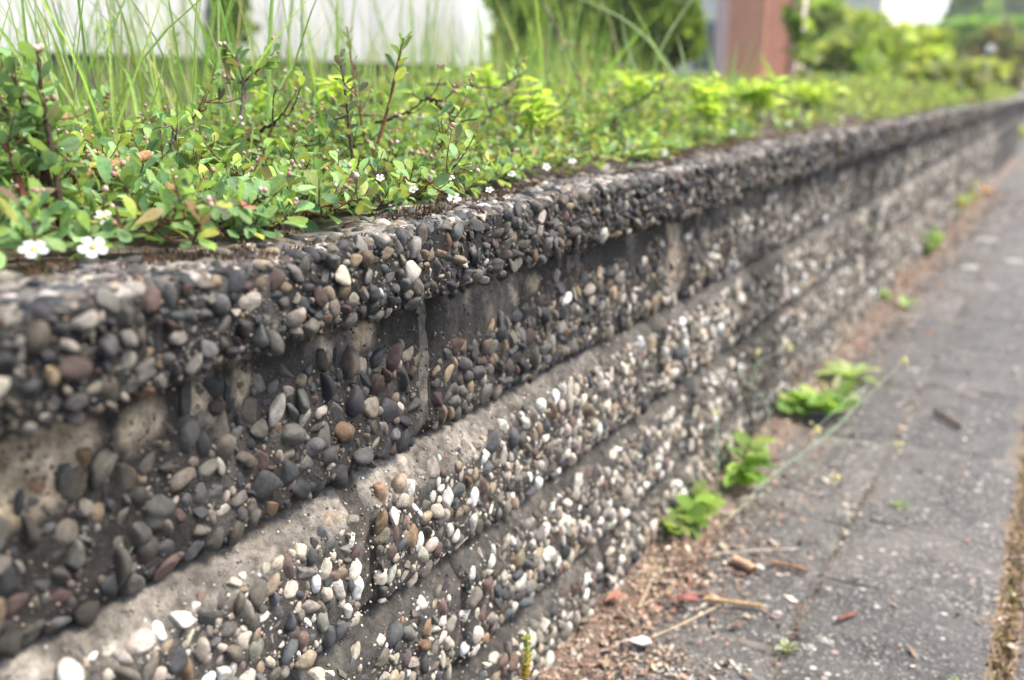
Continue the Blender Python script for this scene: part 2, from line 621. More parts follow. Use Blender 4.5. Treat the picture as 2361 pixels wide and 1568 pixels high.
# mortar behind the joints, one bed for each course
for r, w in enumerate(ROWS):
    ys = ygrid(-1.0, Y_END)
    zs = np.linspace(w['zb'] - .006, w['zt'] + .003, 9)
    Y, Z = np.meshgrid(ys, zs, indexing='ij')
    P = np.stack([np.full_like(Y, w['xf'] - (.0045 if r == 0 else .0075)), Y, Z], -1)
    P[..., 0] -= w['md'] * np.clip((Z - (w['zt'] - w['mh'])) / w['mh'], 0, 1)
    P[..., 0] -= 0.014 * (1 - np.clip((Z - w['zb']) / .01, 0, 1))
    P[..., 0] += .003 * fbm(P * 30)
    Pf = P.reshape(-1, 3)
    n = fbm(Pf * 18, 3)[:, None]
    base = np.array([[.11, .097, .082]]) if r == 0 else np.array([[.070, .062, .053]])
    c = base * (1 + .6 * n)
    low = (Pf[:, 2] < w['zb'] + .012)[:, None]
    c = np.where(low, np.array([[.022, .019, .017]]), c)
    part('mortar_bed', Pf, grid_faces(len(ys), len(zs)), M_CONC, wall, WB, np.clip(c, .01, .7), origin=[-0.02, 1, w['zb']])

# ---- cap: profile running from the underside round the front edge and over the top
CAPS = [(-1.0, 1.662), (1.668, 2.716), (2.722, 3.77), (3.776, 4.83), (4.836, 5.86), (5.866, 6.88), (6.90, 8.0), (8.006, 9.1), (9.106, 10.2), (10.206, 11.4), (11.406, Y_END)]
PX = np.array([-.015, .012, .031, .038, .041, .0415, .041, .040, .035, .022, -.01, -.06, -.12, -.22])
PZ = np.array([.6225, .621, .6222, .627, .642, .662, .682, .695, .7012, .703, .7035, .7035, .702, .700])
PS = np.concatenate([[0], np.cumsum(np.hypot(np.diff(PX), np.diff(PZ)))])


def cap_surf(y, s):
    x = np.interp(s, PS, PX)
    z = np.interp(s, PS, PZ)
    d = .004
    tx = np.interp(s + d, PS, PX) - np.interp(s - d, PS, PX)
    tz = np.interp(s + d, PS, PZ) - np.interp(s - d, PS, PZ)
    L = np.hypot(tx, tz) + 1e-9
    nx, nz = tz / L, -tx / L
    P = np.stack([x, y, z], -1)
    h = .0045 * fbm(P * 7 + 5, 2) + .0040 * fbm(P * 38, 3)
    drop = np.where(y > 6.89, -.012, 0)
    return np.stack([x + nx * h, y, z + nz * h + drop], -1), np.stack([nx, 0 * nx, nz], -1)


CAPO = []
for a, b_ in CAPS:
    ys = ygrid(a, b_)
    ss = np.linspace(0, PS[-1], 64) if a < 2.8 else np.linspace(0, PS[-1], 26)
    Y, Sx = np.meshgrid(ys, ss, indexing='ij')
    P, Nn = cap_surf(Y.ravel(), Sx.ravel())
    e = np.minimum(P[:, 1] - a, b_ - P[:, 1])
    P -= Nn * (.007 * (1 - np.clip(e / .008, 0, 1)) ** 1.5)[:, None]
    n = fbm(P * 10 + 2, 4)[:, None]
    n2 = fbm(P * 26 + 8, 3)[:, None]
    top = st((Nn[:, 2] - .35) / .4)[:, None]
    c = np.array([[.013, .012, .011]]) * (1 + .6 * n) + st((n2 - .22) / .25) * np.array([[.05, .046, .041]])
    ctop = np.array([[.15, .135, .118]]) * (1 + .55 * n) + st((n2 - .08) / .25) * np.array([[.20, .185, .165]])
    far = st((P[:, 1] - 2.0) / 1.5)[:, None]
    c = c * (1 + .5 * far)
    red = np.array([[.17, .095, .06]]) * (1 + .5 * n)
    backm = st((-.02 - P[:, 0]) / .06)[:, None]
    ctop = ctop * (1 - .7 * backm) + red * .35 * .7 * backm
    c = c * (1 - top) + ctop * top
    Pg = P.reshape(Y.shape + (3,))
    F = grid_faces(*Y.shape)[:, ::-1]
    # end caps as fans to an inner spine
    n0 = len(P)
    sp = np.array([[-.10, ys[0], .66], [-.10, ys[-1], .66]])
    m_ = len(ss)
    k = np.arange(m_ - 1)
    T = np.concatenate([np.stack([k, k + 1, np.full(m_ - 1, n0)], -1), np.stack([(len(ys) - 1) * m_ + k + 1, (len(ys) - 1) * m_ + k, np.full(m_ - 1, n0 + 1)], -1)])
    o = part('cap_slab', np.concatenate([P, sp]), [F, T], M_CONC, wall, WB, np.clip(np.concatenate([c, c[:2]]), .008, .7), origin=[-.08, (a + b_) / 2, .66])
    CAPO.append((a, b_, o))


# front edge of the planting, read where leaves end on the cap top
FRONT_PX = [(0, 615), (190, 600), (330, 570), (480, 560), (700, 530), (830, 495), (950, 480), (1060, 460), (1150, 430), (1250, 395), (1450, 385), (1600, 345), (1700, 320), (2000, 280)]
FR = np.array([at(u, v, z=Z_CAP + .008) for u, v in FRONT_PX])
FR = FR[np.argsort(FR[:, 1])]


def front_x(y):
    return np.interp(y, FR[:, 1], FR[:, 0]) - .02 + .018 * fbm(np.stack([0 * y, y * 9, 0 * y], -1), 2)


# ---- pebbles
def ico(n):
    bm = bmesh.new()
    bmesh.ops.create_icosphere(bm, subdivisions=n, radius=1)
    V = np.array([q.co[:] for q in bm.verts])
    F = np.array([[q.index for q in f.verts] for f in bm.faces])
    bm.free()
    return V, F


ICO = {k: ico(k) for k in (1, 2, 3)}
NPROTO = 48


def pebble_protos():
    P = {k: [] for k in ICO}
    for i in range(NPROTO):
        rr = np.random.default_rng(100 + i)
        D = rr.normal(size=(5, 3))
        D /= np.linalg.norm(D, axis=1)[:, None]
        A = rr.normal(size=5) * np.array([.11, .09, .08, .05, .05])
        ang = rr.random() < .66
        cuts = []
        for _ in range(rr.integers(3, 6) if ang else rr.integers(0, 2)):
            nrm = rr.normal(size=3)
            nrm /= np.linalg.norm(nrm)
            cuts.append((nrm, rr.uniform(.42, .80)))
        bx = rr.uniform(.46, .94)
        cz = rr.uniform(.38, .78)
        skew = rr.normal() * .16
        for k, (V, F) in ICO.items():
            q = V.copy()
            d = q @ D.T
            r = 1 + A[0] * d[:, 0] ** 2 + A[1] * d[:, 1] ** 3 + A[2] * np.sin(3 * d[:, 2]) + A[3] * np.sin(6 * d[:, 3]) + A[4] * np.sin(7 * d[:, 4])
            q = q * r[:, None]
            for nrm, dd in cuts:
                ex = q @ nrm - dd
                q = q - np.maximum(ex, 0)[:, None] * nrm * .9
            q[:, 1] *= 1 + skew * q[:, 0]
            q = q * np.array([1, bx, cz])
            P[k].append(q)
    return {k: np.array(a) for k, a in P.items()}


PRO = pebble_protos()


PAL_DARK = [((.105, .108, .112), 20), ((.050, .054, .062), 17), ((.165, .160, .150), 17), ((.155, .135, .115), 9), ((.27, .21, .145), 6), ((.20, .135, .09), 2),
            ((.10, .068, .064), 6), ((.34, .32, .29), 7), ((.085, .080, .072), 10), ((.20, .18, .155), 6)]
PAL_LIGHT = [((.19, .18, .165), 15), ((.072, .078, .088), 11), ((.63, .61, .57), 20), ((.46, .42, .36), 15), ((.29, .24, .18), 8), ((.23, .155, .105), 2),
             ((.15, .105, .095), 7), ((.35, .325, .29), 13), ((.14, .13, .11), 9), ((.115, .10, .10), 5)]


def pick_cols(n, pal, rng):
    c = np.array([p[0] for p in pal])
    w = np.array([p[1] for p in pal], float)
    k = rng.choice(len(pal), n, p=w / w.sum())
    return np.clip(c[k] * np.array([1.05, 1.0, .93]) * rng.lognormal(0, .24, (n, 1)) * (1 + rng.normal(0, .018, (n, 3))), .015, .78)


def scatter(a, b, s0, s1, rmean, dens_fn, rng, tries_per=9, pack=.86):
    """dart throwing in (y, s); radius log-normal"""
    area = (b - a) * (s1 - s0)
    n = int(area / (np.pi * rmean ** 2) * tries_per)
    ys = rng.uniform(a, b, n)
    ss = rng.uniform(s0, s1, n)
    rs = rmean * np.where(rng.random(n) < .16, rng.lognormal(.42, .22, n), rng.lognormal(-.12, .34, n)).clip(.36, 2.3)
    ordr = np.argsort(-rs * rng.uniform(.55, 1, n))
    ok = rng.random(n) < dens_fn(ys, ss)
    cell = rmean * 2.0
    G = {}
    out = []
    for i in ordr:
        if not ok[i]:
            continue
        y, s_, r_ = ys[i], ss[i], rs[i]
        ci, cj = int(y / cell), int(s_ / cell)
        bad = False
        for di in (-2, -1, 0, 1, 2):
            for dj in (-2, -1, 0, 1, 2):
                for (y2, s2, r2) in G.get((ci + di, cj + dj), ()):
                    dd = (r_ + r2) * pack
                    if (y - y2) ** 2 + (s_ - s2) ** 2 < dd * dd:
                        bad = True
                        break
                if bad:
                    break
            if bad:
                break
        if not bad:
            G.setdefault((ci, cj), []).append((y, s_, r_))
            out.append((y, s_, r_))
    return np.array(out).reshape(-1, 3)


PEB = dict(c=[], n=[], r=[], col=[], own=[], tilt=[])


def rows_pebbles():
    for r, y0, y1, o in BLK:
        w = ROWS[r]
        rng = np.random.default_rng(int(1000 + r * 97 + y0 * 31))
        a, b_ = y0 + .009, y1 - .009
        segs = [(a, b_)]
        for (p, q) in segs:
            far = p > 2.6
            rm = (.0067 if r == 0 and p < .5 else .0060) if not far else (.007 if p < 4.5 else .009)
            if p > 9 or q < -.2:
                continue

            def dens(y, z):
                P = np.stack([np.full_like(y, r * 2.2), y, z], -1)
                nn = fbm(P * 13 + 4, 2)
                top = w['zt'] - w['mh'] + (.007 * (1 + nn) if r else -.014 + .050 * nn)
                e = np.minimum(y - a, b_ - y)
                d = np.where((z > w['zb'] + .0035) & (z < top) & (e > .011 + .004 * nn), 1.0, 0.0)
                holes = st((fbm(P * 17 + 40, 2) + (.80 if r else .66)) / .2)
                return d * holes
            pts = scatter(max(p, -.3), q, w['zb'], w['zt'], rm, dens, rng, 20 if p < 2.6 else 7, .71)
            if not len(pts):
                continue
            y, z, rad = pts.T
            e = np.minimum(y - a, b_ - y)
            x = row_x(r, y, z, e)
            PEB['c'].append(np.stack([x + rad * rng.uniform(-.58, .06, len(y)), y, z], -1))
            PEB['n'].append(np.tile([1., 0, 0], (len(y), 1)))
            PEB['r'].append(rad * 1.10)
            near = y < 1.15
            pal = pick_cols(len(y), PAL_DARK if r == 0 else PAL_LIGHT, rng) * (.62 if r == 0 else .86)
            if r == 0:   # further along the top course the dark stain is lighter
                alt = pick_cols(len(y), PAL_LIGHT, rng)
                t = rng.random(len(y)) < st((y - .95) / 1.2) * .75
                pal = np.where(t[:, None], alt * .66, pal)
            if r == 0:   # lime run-off that also coats the stones at the second joint
                qj = at(1552, 600, x=-.004)
                k = st((1.3 - np.hypot((y - qj[1]) / .045, (z - qj[2]) / .09)) / .6)[:, None] * .75
                pal = pal * (1 - k) + np.array([[.36, .31, .25]]) * k
            PEB['col'].append(pal * streak(y, z))
            PEB['own'].append(np.full(len(y), BLK.index((r, y0, y1, o))))
            PEB['tilt'].append(np.full(len(y), .35))


def cap_pebbles():
    for k, (a, b_, o) in enumerate(CAPO):
        if a > 9:
            continue
        rng = np.random.default_rng(500 + k)
        far = a > 2.6
        rm = .0047 if not far else (.007 if a < 4.5 else .009)
        s_top = PS[-1] - .075

        def dens(y, s_):
            x = np.interp(s_, PS, PX)
            z = np.interp(s_, PS, PZ)
            P = np.stack([x, y, z], -1)
            holes = st((fbm(P * 16 + 60, 2) + .55) / .25)
            back = st((x - front_x(y) - .006) / .022) * (1 - .5 * st((.005 - x) / .04))
            return holes * back
        pts = scatter(max(a, -.3), b_, PS[1] * .4, s_top, rm, dens, rng, 18 if not far else 7, .73)
        y, s_, rad = pts.T
        P, Nn = cap_surf(y, s_)
        top = st((Nn[:, 2] - .4) / .4)
        prot = rng.uniform(-.68, .26, len(y)) * (1 - top) + rng.uniform(-.52, -.25, len(y)) * top
        PEB['c'].append(P + Nn * (rad * prot)[:, None])
        PEB['n'].append(Nn)
        PEB['r'].append(rad * 1.14)
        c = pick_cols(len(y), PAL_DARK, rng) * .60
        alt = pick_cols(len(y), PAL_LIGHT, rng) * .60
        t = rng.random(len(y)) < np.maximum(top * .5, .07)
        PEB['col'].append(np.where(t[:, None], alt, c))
        PEB['own'].append(np.full(len(y), 1000 + k))
        PEB['tilt'].append(.95 * (1 - top) + .15 * top)


rows_pebbles()
cap_pebbles()
pc = np.concatenate(PEB['c'])
pn = np.concatenate(PEB['n'])
pr = np.concatenate(PEB['r'])
pcol = np.concatenate(PEB['col'])
pown = np.concatenate(PEB['own'])
ptilt = np.concatenate(PEB['tilt'])
npb = len(pc)
u_, v_, dep_ = project(pc)
ppx = 2 * pr * FPX / np.maximum(dep_, .1)
inframe = (u_ > 4) & (u_ < 1020) & (v_ > 4) & (v_ < 676) & (dep_ > .1)
lod = np.where(ppx > 12, 3, np.where(ppx > 4.0, 2, 1))
lod = np.where(inframe | (u_ > -120) & (v_ < 800) & (u_ < 1100), lod, 1)
pid = R.integers(0, NPROTO, npb)
# local frames
nn = pn + R.normal(size=(npb, 3)) * (ptilt * .6)[:, None]
nn /= np.linalg.norm(nn, axis=1)[:, None]
rowm = (pown < 1000)[:, None]
tt = np.where(rowm, np.array([0., 0, 1]) + R.normal(size=(npb, 3)) * .85, np.cross(nn, R.normal(size=(npb, 3))))
tt -= nn * (tt * nn).sum(1)[:, None]
tt /= np.linalg.norm(tt, axis=1)[:, None]
bb = np.cross(nn, tt)


def peb_geo(ix, k):
    P = PRO[k][pid[ix]] * pr[ix][:, None, None]
    return pc[ix][:, None] + P[..., :1] * tt[ix][:, None] + P[..., 1:2] * bb[ix][:, None] + P[..., 2:] * nn[ix][:, None]


score = np.where(inframe, ppx, 0)
big = np.argsort(-score)[:300]
isbig = np.zeros(npb, bool)
isbig[big] = True
for i in big:
    V = peb_geo(np.array([i]), 3)[0]
    own = CAPO[pown[i] - 1000][2] if pown[i] >= 1000 else BLK[pown[i]][3]
    base = np.array(own.location) + WB
    part('pebble', V, ICO[3][1], M_PEB, own, base, pcol[i], origin=pc[i])
bag = Bag()
for k in (1, 2, 3):
    ix = np.where((lod == k) & ~isbig)[0]
    if not len(ix):
        continue
    V = peb_geo(ix, k)
    n_ = V.shape[1]
    F = (ICO[k][1][None] + (np.arange(len(ix)) * n_)[:, None, None]).reshape(-1, 3)
    bag.add(V.reshape(-1, 3), F, np.repeat(pcol[ix], n_, axis=0))
# sand and fine gravel showing in the cement
ng = 12000
gr = R.integers(0, 5, ng)
gy = .3 + 1.9 * R.random(ng) ** 1.3
V0, F0 = ICO[1]
for r in range(5):
    m_ = gr == r
    y = gy[m_]
    if r < 4:
        z = R.uniform(ROWS[r]['zb'] + .004, ROWS[r]['zt'] - .003, m_.sum())
        C0 = np.stack([row_x(r, y, z), y, z], -1)
    else:
        C0, _ = cap_surf(y, R.uniform(PS[2], PS[9], m_.sum()))
    rad = R.uniform(.0008, .0022, m_.sum())
    V = C0[:, None] + V0[None] * rad[:, None, None] * R.uniform(.6, 1.3, (m_.sum(), 12, 1))
    F = (F0[None] + (np.arange(m_.sum()) * 12)[:, None, None]).reshape(-1, 3)
    cg = pick_cols(m_.sum(), PAL_DARK if r in (0, 4) else PAL_LIGHT, R) * .8
    bag.add(V.reshape(-1, 3), F, np.repeat(cg, 12, axis=0))
bag.part('pebble_aggregate', M_PEB, wall, WB, kind='stuff')
print('pebbles', npb, [int((lod == k).sum()) for k in (1, 2, 3)])


# ------------------------------------------------------------------ planting bed
def bed_z(x, y):
    P = np.stack([x, y, 0 * x], -1)
    d = -.16 - x
    return Z_CAP - .004 + .025 * st(d / .25) + .035 * st((d - .2) / 1.2) + .015 * fbm(P * 4) * st(d / .1)


xs = np.concatenate([np.linspace(-.15, -1.2, 40), np.linspace(-1.3, -14, 30)])
ys = np.concatenate([np.linspace(-.5, 4, 90), np.linspace(4.3, 60, 60)])
Yg, Xg = np.meshgrid(ys, xs, indexing='ij')
P = np.stack([Xg, Yg, bed_z(Xg, Yg)], -1).reshape(-1, 3)
obj('garden_soil', mesh('garden_soil', P, grid_faces(*Xg.shape), M_SOIL), kind='structure')

# ---- leaf prototypes: x along the leaf, y across, z up
def leaf_proto(w=.52, fold=.22, curl=.12, shape=(.0, .06, .35, .85, 1.0, .80, .30), ts=(0, .08, .25, .5, .7, .9, 1.0), wave=0):
    V, U = [], []
    for t, k in zip(ts, shape):
        hw = w * .5 * max(k, .03)
        for sgn in (-1, 0, 1):
            V.append((t, sgn * hw, abs(sgn) * hw * fold - curl * t * t + wave * math.sin(9 * t + sgn)))
            U.append((sgn, t, 0))
    return np.array(V), np.array(U)


LF_FACES = grid_faces(7, 3)
LP_COTO = [leaf_proto(random.uniform(.40, .66), random.uniform(.05, .55), random.uniform(-.15, .32), (.0, .12, .55 + random.uniform(-.12, .12), .92, 1.0, .74 + random.uniform(-.2, .1), .2), wave=random.uniform(0, .025)) for _ in range(14)]
LP_LONG = [leaf_proto(w, f, c, (.1, .35, .8, 1.0, .85, .45, .08)) for w, f, c in ((.36, .25, .2), (.30, .3, .35), (.42, .2, .1))]
LP_SMALL = [leaf_proto(.7, .2, c, (.1, .5, .95, 1.0, .8, .4, .1)) for c in (.05, .25, -.1)]


class Leaves:
    def __init__(s, protos, mat):
        s.p, s.mat = protos, mat
        s.O, s.D, s.N, s.L, s.C, s.K = [], [], [], [], [], []

    def add(s, o, d, n, L, c):
        s.O.append(o); s.D.append(d); s.N.append(n); s.L.append(L); s.C.append(c); s.K.append(random.randrange(len(s.p)))

    def arrays(s):
        O, D, Nn, L, C = (np.array(q, float) for q in (s.O, s.D, s.N, s.L, s.C))
        D = D / (np.linalg.norm(D, axis=1)[:, None] + 1e-9)
        B = np.cross(Nn, D)
        B /= np.linalg.norm(B, axis=1)[:, None] + 1e-9
        Nn = np.cross(D, B)
        return O, D, B, Nn, L, C, np.array(s.K)

    def geo(s, A, ix):
        O, D, B, Nn, L, C, K = (a[ix] for a in A)
        PV = np.array([p[0] for p in s.p])[K]
        PU = np.array([p[1] for p in s.p])[K]
        V = O[:, None] + L[:, None, None] * (PV[..., :1] * D[:, None] + PV[..., 1:2] * B[:, None] + PV[..., 2:] * Nn[:, None])
        return V, PU, C

    def build(s, parent, base, singles=0, name='foliage', single_name='leaf', minpx=0):
        if not s.O:
            return
        A = s.arrays()
        n = len(s.O)
        keep = np.ones(n, bool)
        if singles:
            mid = A[0] + A[1] * (A[4] * .5)[:, None]
            u, v, d = project(mid)
            px = A[4] * FPX / np.maximum(d, .1)
            ok = (u > 6) & (u < 1018) & (v > 6) & (v < 674) & (px > minpx)
            sc = np.where(ok, px * (0.6 + .8 * st((A[0][:, 2] - A[0][:, 2].min()) / .08)), 0)
            pick = [i for i in np.argsort(-sc)[:singles] if sc[i] > 0]
            for i in pick:
                V, U, C = s.geo(A, np.array([i]))
                part(single_name, V[0], LF_FACES, s.mat, parent, base, C[0], U[0], origin=A[0][i])
            keep[pick] = False
        ix = np.where(keep)[0]
        if not len(ix):
            return
        V, U, C = s.geo(A, ix)
        m = V.shape[1]
        F = (LF_FACES[None] + (np.arange(len(ix)) * m)[:, None, None]).reshape(-1, 4)
        part(name, V.reshape(-1, 3), F, s.mat, parent, base, np.repeat(C, m, axis=0), U.reshape(-1, 3), kind='stuff')


def unit(v):
    v = np.asarray(v, float)
    return v / (np.linalg.norm(v) + 1e-9)


COTO_G = [(.170, .295, .110), (.140, .255, .095), (.205, .335, .125), (.105, .205, .080), (.240, .365, .120)]
COTO_Y = [(.27, .35, .06), (.32, .33, .07), (.22, .34, .07)]
COTO_B = [(.10, .085, .05), (.14, .075, .05), (.075, .09, .06), (.09, .11, .06)]
COTO_R = [(.22, .085, .06), (.22, .13, .06), (.26, .20, .09), (.16, .10, .06), (.20, .14, .09)]


def coto_col(young=.15, bronze=.0):
    q = random.random()
    if q < bronze:
        c = random.choice(COTO_B)
    elif q < bronze + young:
        c = random.choice(COTO_Y)
    elif q < bronze + young + .05:
        c = random.choice(COTO_R)
    else:
        c = random.choice(COTO_G)
    k = random.lognormvariate(0, .24)
    return tuple(min(.6, x * k) for x in c)


class Plant:
    def __init__(s, name, base, label, cat, group=None, protos=LP_COTO, mat=None):
        s.base = np.asarray(base, float)
        s.o = thing(name, s.base, label, cat, group)
        s.lv = Leaves(protos, mat or M_LEAF)
        s.tw = Bag()
        s.buds = []
        s.flowers = []

    def branch(s, pts, r0, r1, col, name='branch', sides=6):
        pts = np.asarray(pts, float)
        t = np.linspace(0, 1, len(pts))
        tt_ = np.linspace(0, 1, max(6, len(pts) * 3))
        P = np.stack([np.interp(tt_, t, pts[:, k]) for k in range(3)], -1)
        for _ in range(2):
            P[1:-1] = (P[:-2] + 2 * P[1:-1] + P[2:]) / 4
        V, F = tube(P, np.linspace(r0, r1, len(P)) * (1 + .12 * R.normal(size=len(P))), sides)
        part(name, V, F, M_WOOD, s.o, s.base, col, origin=P[0])
        return P

    def twig(s, P, r0, r1, col):
        V, F = tube(P, np.linspace(r0, r1, len(P)), 4)
        s.tw.add(V, F, col)

    def shoot(s, p0, d, L, n, leafL, young=.15, bronze=0, spread=1.0, twigcol=(.12, .055, .035), bud=.3, droop=0.0, r0=.0010):
        d = unit(d)
        side = unit(np.cross(d, R.normal(size=3)))
        k = 6
        P = [np.asarray(p0, float)]
        dd = d.copy()
        for _ in range(k):
            dd = unit(dd + side * R.normal() * .16 + np.array([0, 0, .10 - droop]))
            P.append(P[-1] + dd * L / k)
        P = np.array(P)
        s.twig(P, r0, r0 * .6, twigcol)
        ang = random.uniform(0, 6.28)
        for i in range(n):
            t = .12 + .88 * (i + .3) / n
            q = t * k
            a = min(int(q), k - 1)
            o = P[a] + (P[a + 1] - P[a]) * (q - a)
            ax = unit(P[a + 1] - P[a])
            ang += 2.4 + R.normal() * .35
            e1 = unit(np.cross(ax, [.3, .2, 1.0]))
            e2 = np.cross(ax, e1)
            out = math.cos(ang) * e1 + math.sin(ang) * e2
            up = .75 - .45 * spread + .35 * t
            dirv = unit(out * spread + ax * up + np.array([0, 0, .18]))
            nrm = unit(ax * .8 - out * .25 * 0 + np.array([0, 0, .75]) + R.normal(size=3) * .22)
            sz = leafL * random.uniform(.45, 1.12) * (1 - .35 * max(0, t - .75) / .25)
            s.lv.add(o + out * r0, dirv, nrm, sz, coto_col(young * (.6 + 1.2 * t), bronze))
        if random.random() < bud:
            for _ in range(random.choice((1, 2, 3, 3))):
                s.buds.append((P[-1] + R.normal(size=3) * .0038 + np.array([0, 0, .003]), random.uniform(.0017, .0028)))
        return P

    def finish(s, singles=0, bud_singles=0, minpx=0):
        s.tw.part('twig_mass', M_WOOD, s.o, s.base, kind='stuff')
        s.lv.build(s.o, s.base, singles, minpx=minpx)
        if s.buds:
            c = np.array([b[0] for b in s.buds])
            r_ = np.array([b[1] for b in s.buds])
            u, v, d = project(c)
            px = np.where((u > 3) & (u < 1020) & (v > 3), r_ * FPX / d, 0)
            order = np.argsort(-px)
            rest = Bag()
            for q, i in enumerate(order):
                V, F = ICO[2]
                V = V * r_[i] * np.array([1, 1, 1.15]) + c[i]
                h = (V[:, 2] - c[i][2]) / r_[i]
                k = random.random()
                k = k ** 2
                base = np.array([.34, .165, .13]) * (1 - k) + np.array([.58, .46, .38]) * k
                col = base[None] * (1 - .25 * st((-h - .1) / .6))[:, None]
                if q < bud_singles and px[i] > 0:
                    part('bud', V, F, M_BUD, s.o, s.base, col, origin=c[i])
                else:
                    rest.add(V, F, col)
            rest.part('bud_mass', M_BUD, s.o, s.base, kind='stuff')
        for p, r_, nrm in s.flowers:
            make_flower(s.o, s.base, p, r_, nrm)


def make_flower(parent, base, p, r, nrm):
    nrm = unit(nrm)
    e1 = unit(np.cross(nrm, [.2, .5, .3]))
    e2 = np.cross(nrm, e1)
    V, F = ICO[2]
    fo = part('flower', V * r * .24 + p + nrm * r * .12, F, M_BUD, parent, base, (.50, .47, .14), origin=p)
    fb = np.asarray(p, float)
    for k in range(5):
        a = k * 1.2566 + random.uniform(-.12, .12)
        d = math.cos(a) * e1 + math.sin(a) * e2
        b_ = np.cross(nrm, d)
        rows = []
        for t, w in ((.14, .08), (.38, .22), (.65, .36), (.87, .34), (1.0, .16)):
            for sg in (-1, 0, 1):
                rows.append(p + r * (t * d + w * sg * b_ + nrm * (.10 * abs(sg) * w + .22 * t - .10 * t * t)))
        part('petal', np.array(rows), grid_faces(5, 3), M_PETAL, fo, fb, (.46, .45, .43), origin=p)


M_PETAL = mat_vc('white_petal', 0.55, 200, (.95, 1.05), 0.05, 0.0003)


def mat_height(x, y):
    """height of the leaf mat above the cap top, growing away from its front edge"""
    d = front_x(y) - x
    P = np.stack([x, y, 0 * x], -1)
    return (1 + .75 * st((y - 1.15) / .9) * st(d / .12)) * (0.014 + .042 * st(d / .22) + .012 * st((d - .2) / .5) + .020 * fbm(P * 8, 2) * st(d / .1))


def mat_plant(plant, y0, y1, depth, n, leafL, nl=9, young=.15, bronze=0, bud=.3, floor=.25, dens_edge=1.0):
    ys_ = R.uniform(y0, y1, n)
    ds = depth * R.random(n) ** 1.25
    X_ = front_x(ys_) - ds + .004
    H_ = mat_height(X_, ys_)
    ZB = np.maximum(Z_CAP + .003, bed_z(X_, ys_))
    for y, d, x, h, zb in zip(ys_, ds, X_, H_, ZB):
        z = max(zb + h * (floor + (1 - floor) * R.random() ** .6) - .012, zb + .003)
        edge = st((.10 - d) / .1)
        dv = np.array([.55 * edge + R.normal() * .55, R.normal() * .6, .25 + .75 * (1 - edge) * R.random() + .12])
        plant.shoot((x - .012, y, z), dv, R.uniform(.030, .062), nl, leafL, young, bronze, bud=bud)


gw = 'ground cover growing along the top of the wall'
pA = Plant('cotoneaster_mat', (-.12, .52, Z_CAP + .002), 'dense green cotoneaster mat with open white blossoms in the left foreground', 'ground cover', gw)
mat_plant(pA, -.25, .80, .42, 660, .0270, 8, .17, .03, .28)
pB = Plant('cotoneaster_mat', (-.14, 1.10, Z_CAP + .002), 'green cotoneaster mat spilling onto the cap right behind the open pebble edge in the middle', 'ground cover', gw)
mat_plant(pB, .80, 1.42, .55, 660, .0225, 8, .22, .06, .28)
pC = Plant('cotoneaster_mat', (-.2, 1.95, Z_CAP + .002), 'blurred green cotoneaster mat with scattered white dots in front of the lime green weeds', 'ground cover', gw)
mat_plant(pC, 1.42, 2.6, .7, 760, .027, 8, .40, .06, .14)
pD = Plant('cotoneaster_mat', (-.2, 4.2, Z_CAP + .002), 'olive brownish ground cover strip along the far end of the wall top', 'ground cover', gw)
mat_plant(pD, 2.6, 7.5, 1.0, 1000, .036, 7, .45, .28, .06)
mat_plant(pD, 6.5, 13.5, 1.4, 800, .075, 7, .45, .30, 0, floor=.3)


# sprays that grow where the photograph shows them: pixel of base and tip, depth along the view axis
def spray(plant, pts_px, depth, r0, r1, col, nl, leafL, young, bronze, bud=.6, side=5, spread=.9, dz=0.0):
    dps = depth if isinstance(depth, (list, tuple)) else [depth] * len(pts_px)
    P = plant.branch([at(u, v, depth=d) for (u, v), d in zip(pts_px, dps)], r0, r1, col)
    n = len(P)
    ang = random.uniform(0, 6)
    for i in range(nl):
        t = .25 + .75 * (i + .5) / nl
        q = t * (n - 1)
        a = min(int(q), n - 2)
        o = P[a] + (P[a + 1] - P[a]) * (q - a)
        ax = unit(P[a + 1] - P[a])
        ang += 2.4 + R.normal() * .3
        e1 = unit(np.cross(ax, [.7, .2, .4]))
        e2 = np.cross(ax, e1)
        out = math.cos(ang) * e1 + math.sin(ang) * e2
        plant.lv.add(o, unit(out * spread + ax * (.35 + .5 * t)), unit(ax + R.normal(size=3) * .25 + np.array([0, 0, .3])), leafL * random.uniform(.7, 1.1) * (1 - .3 * (t > .92)), coto_col(young, bronze))
    for k in range(side):
        t = .3 + .65 * (k + .5) / max(side, 1)
        q = P[int(t * (n - 1))]
        plant.shoot(q, unit(P[-1] - P[0]) * .5 + R.normal(size=3) * .7, R.uniform(.018, .04), 6, leafL * .85, young, bronze, bud=bud)
    if random.random() < bud:
        for _ in range(3):
            plant.buds.append((P[-1] + R.normal(size=3) * .0035, .0026))
    return P


DBARK, RBARK, GBARK = (.050, .032, .022), (.15, .062, .036), (.15, .125, .10)
sh = 'upright shoots standing out of the mat'
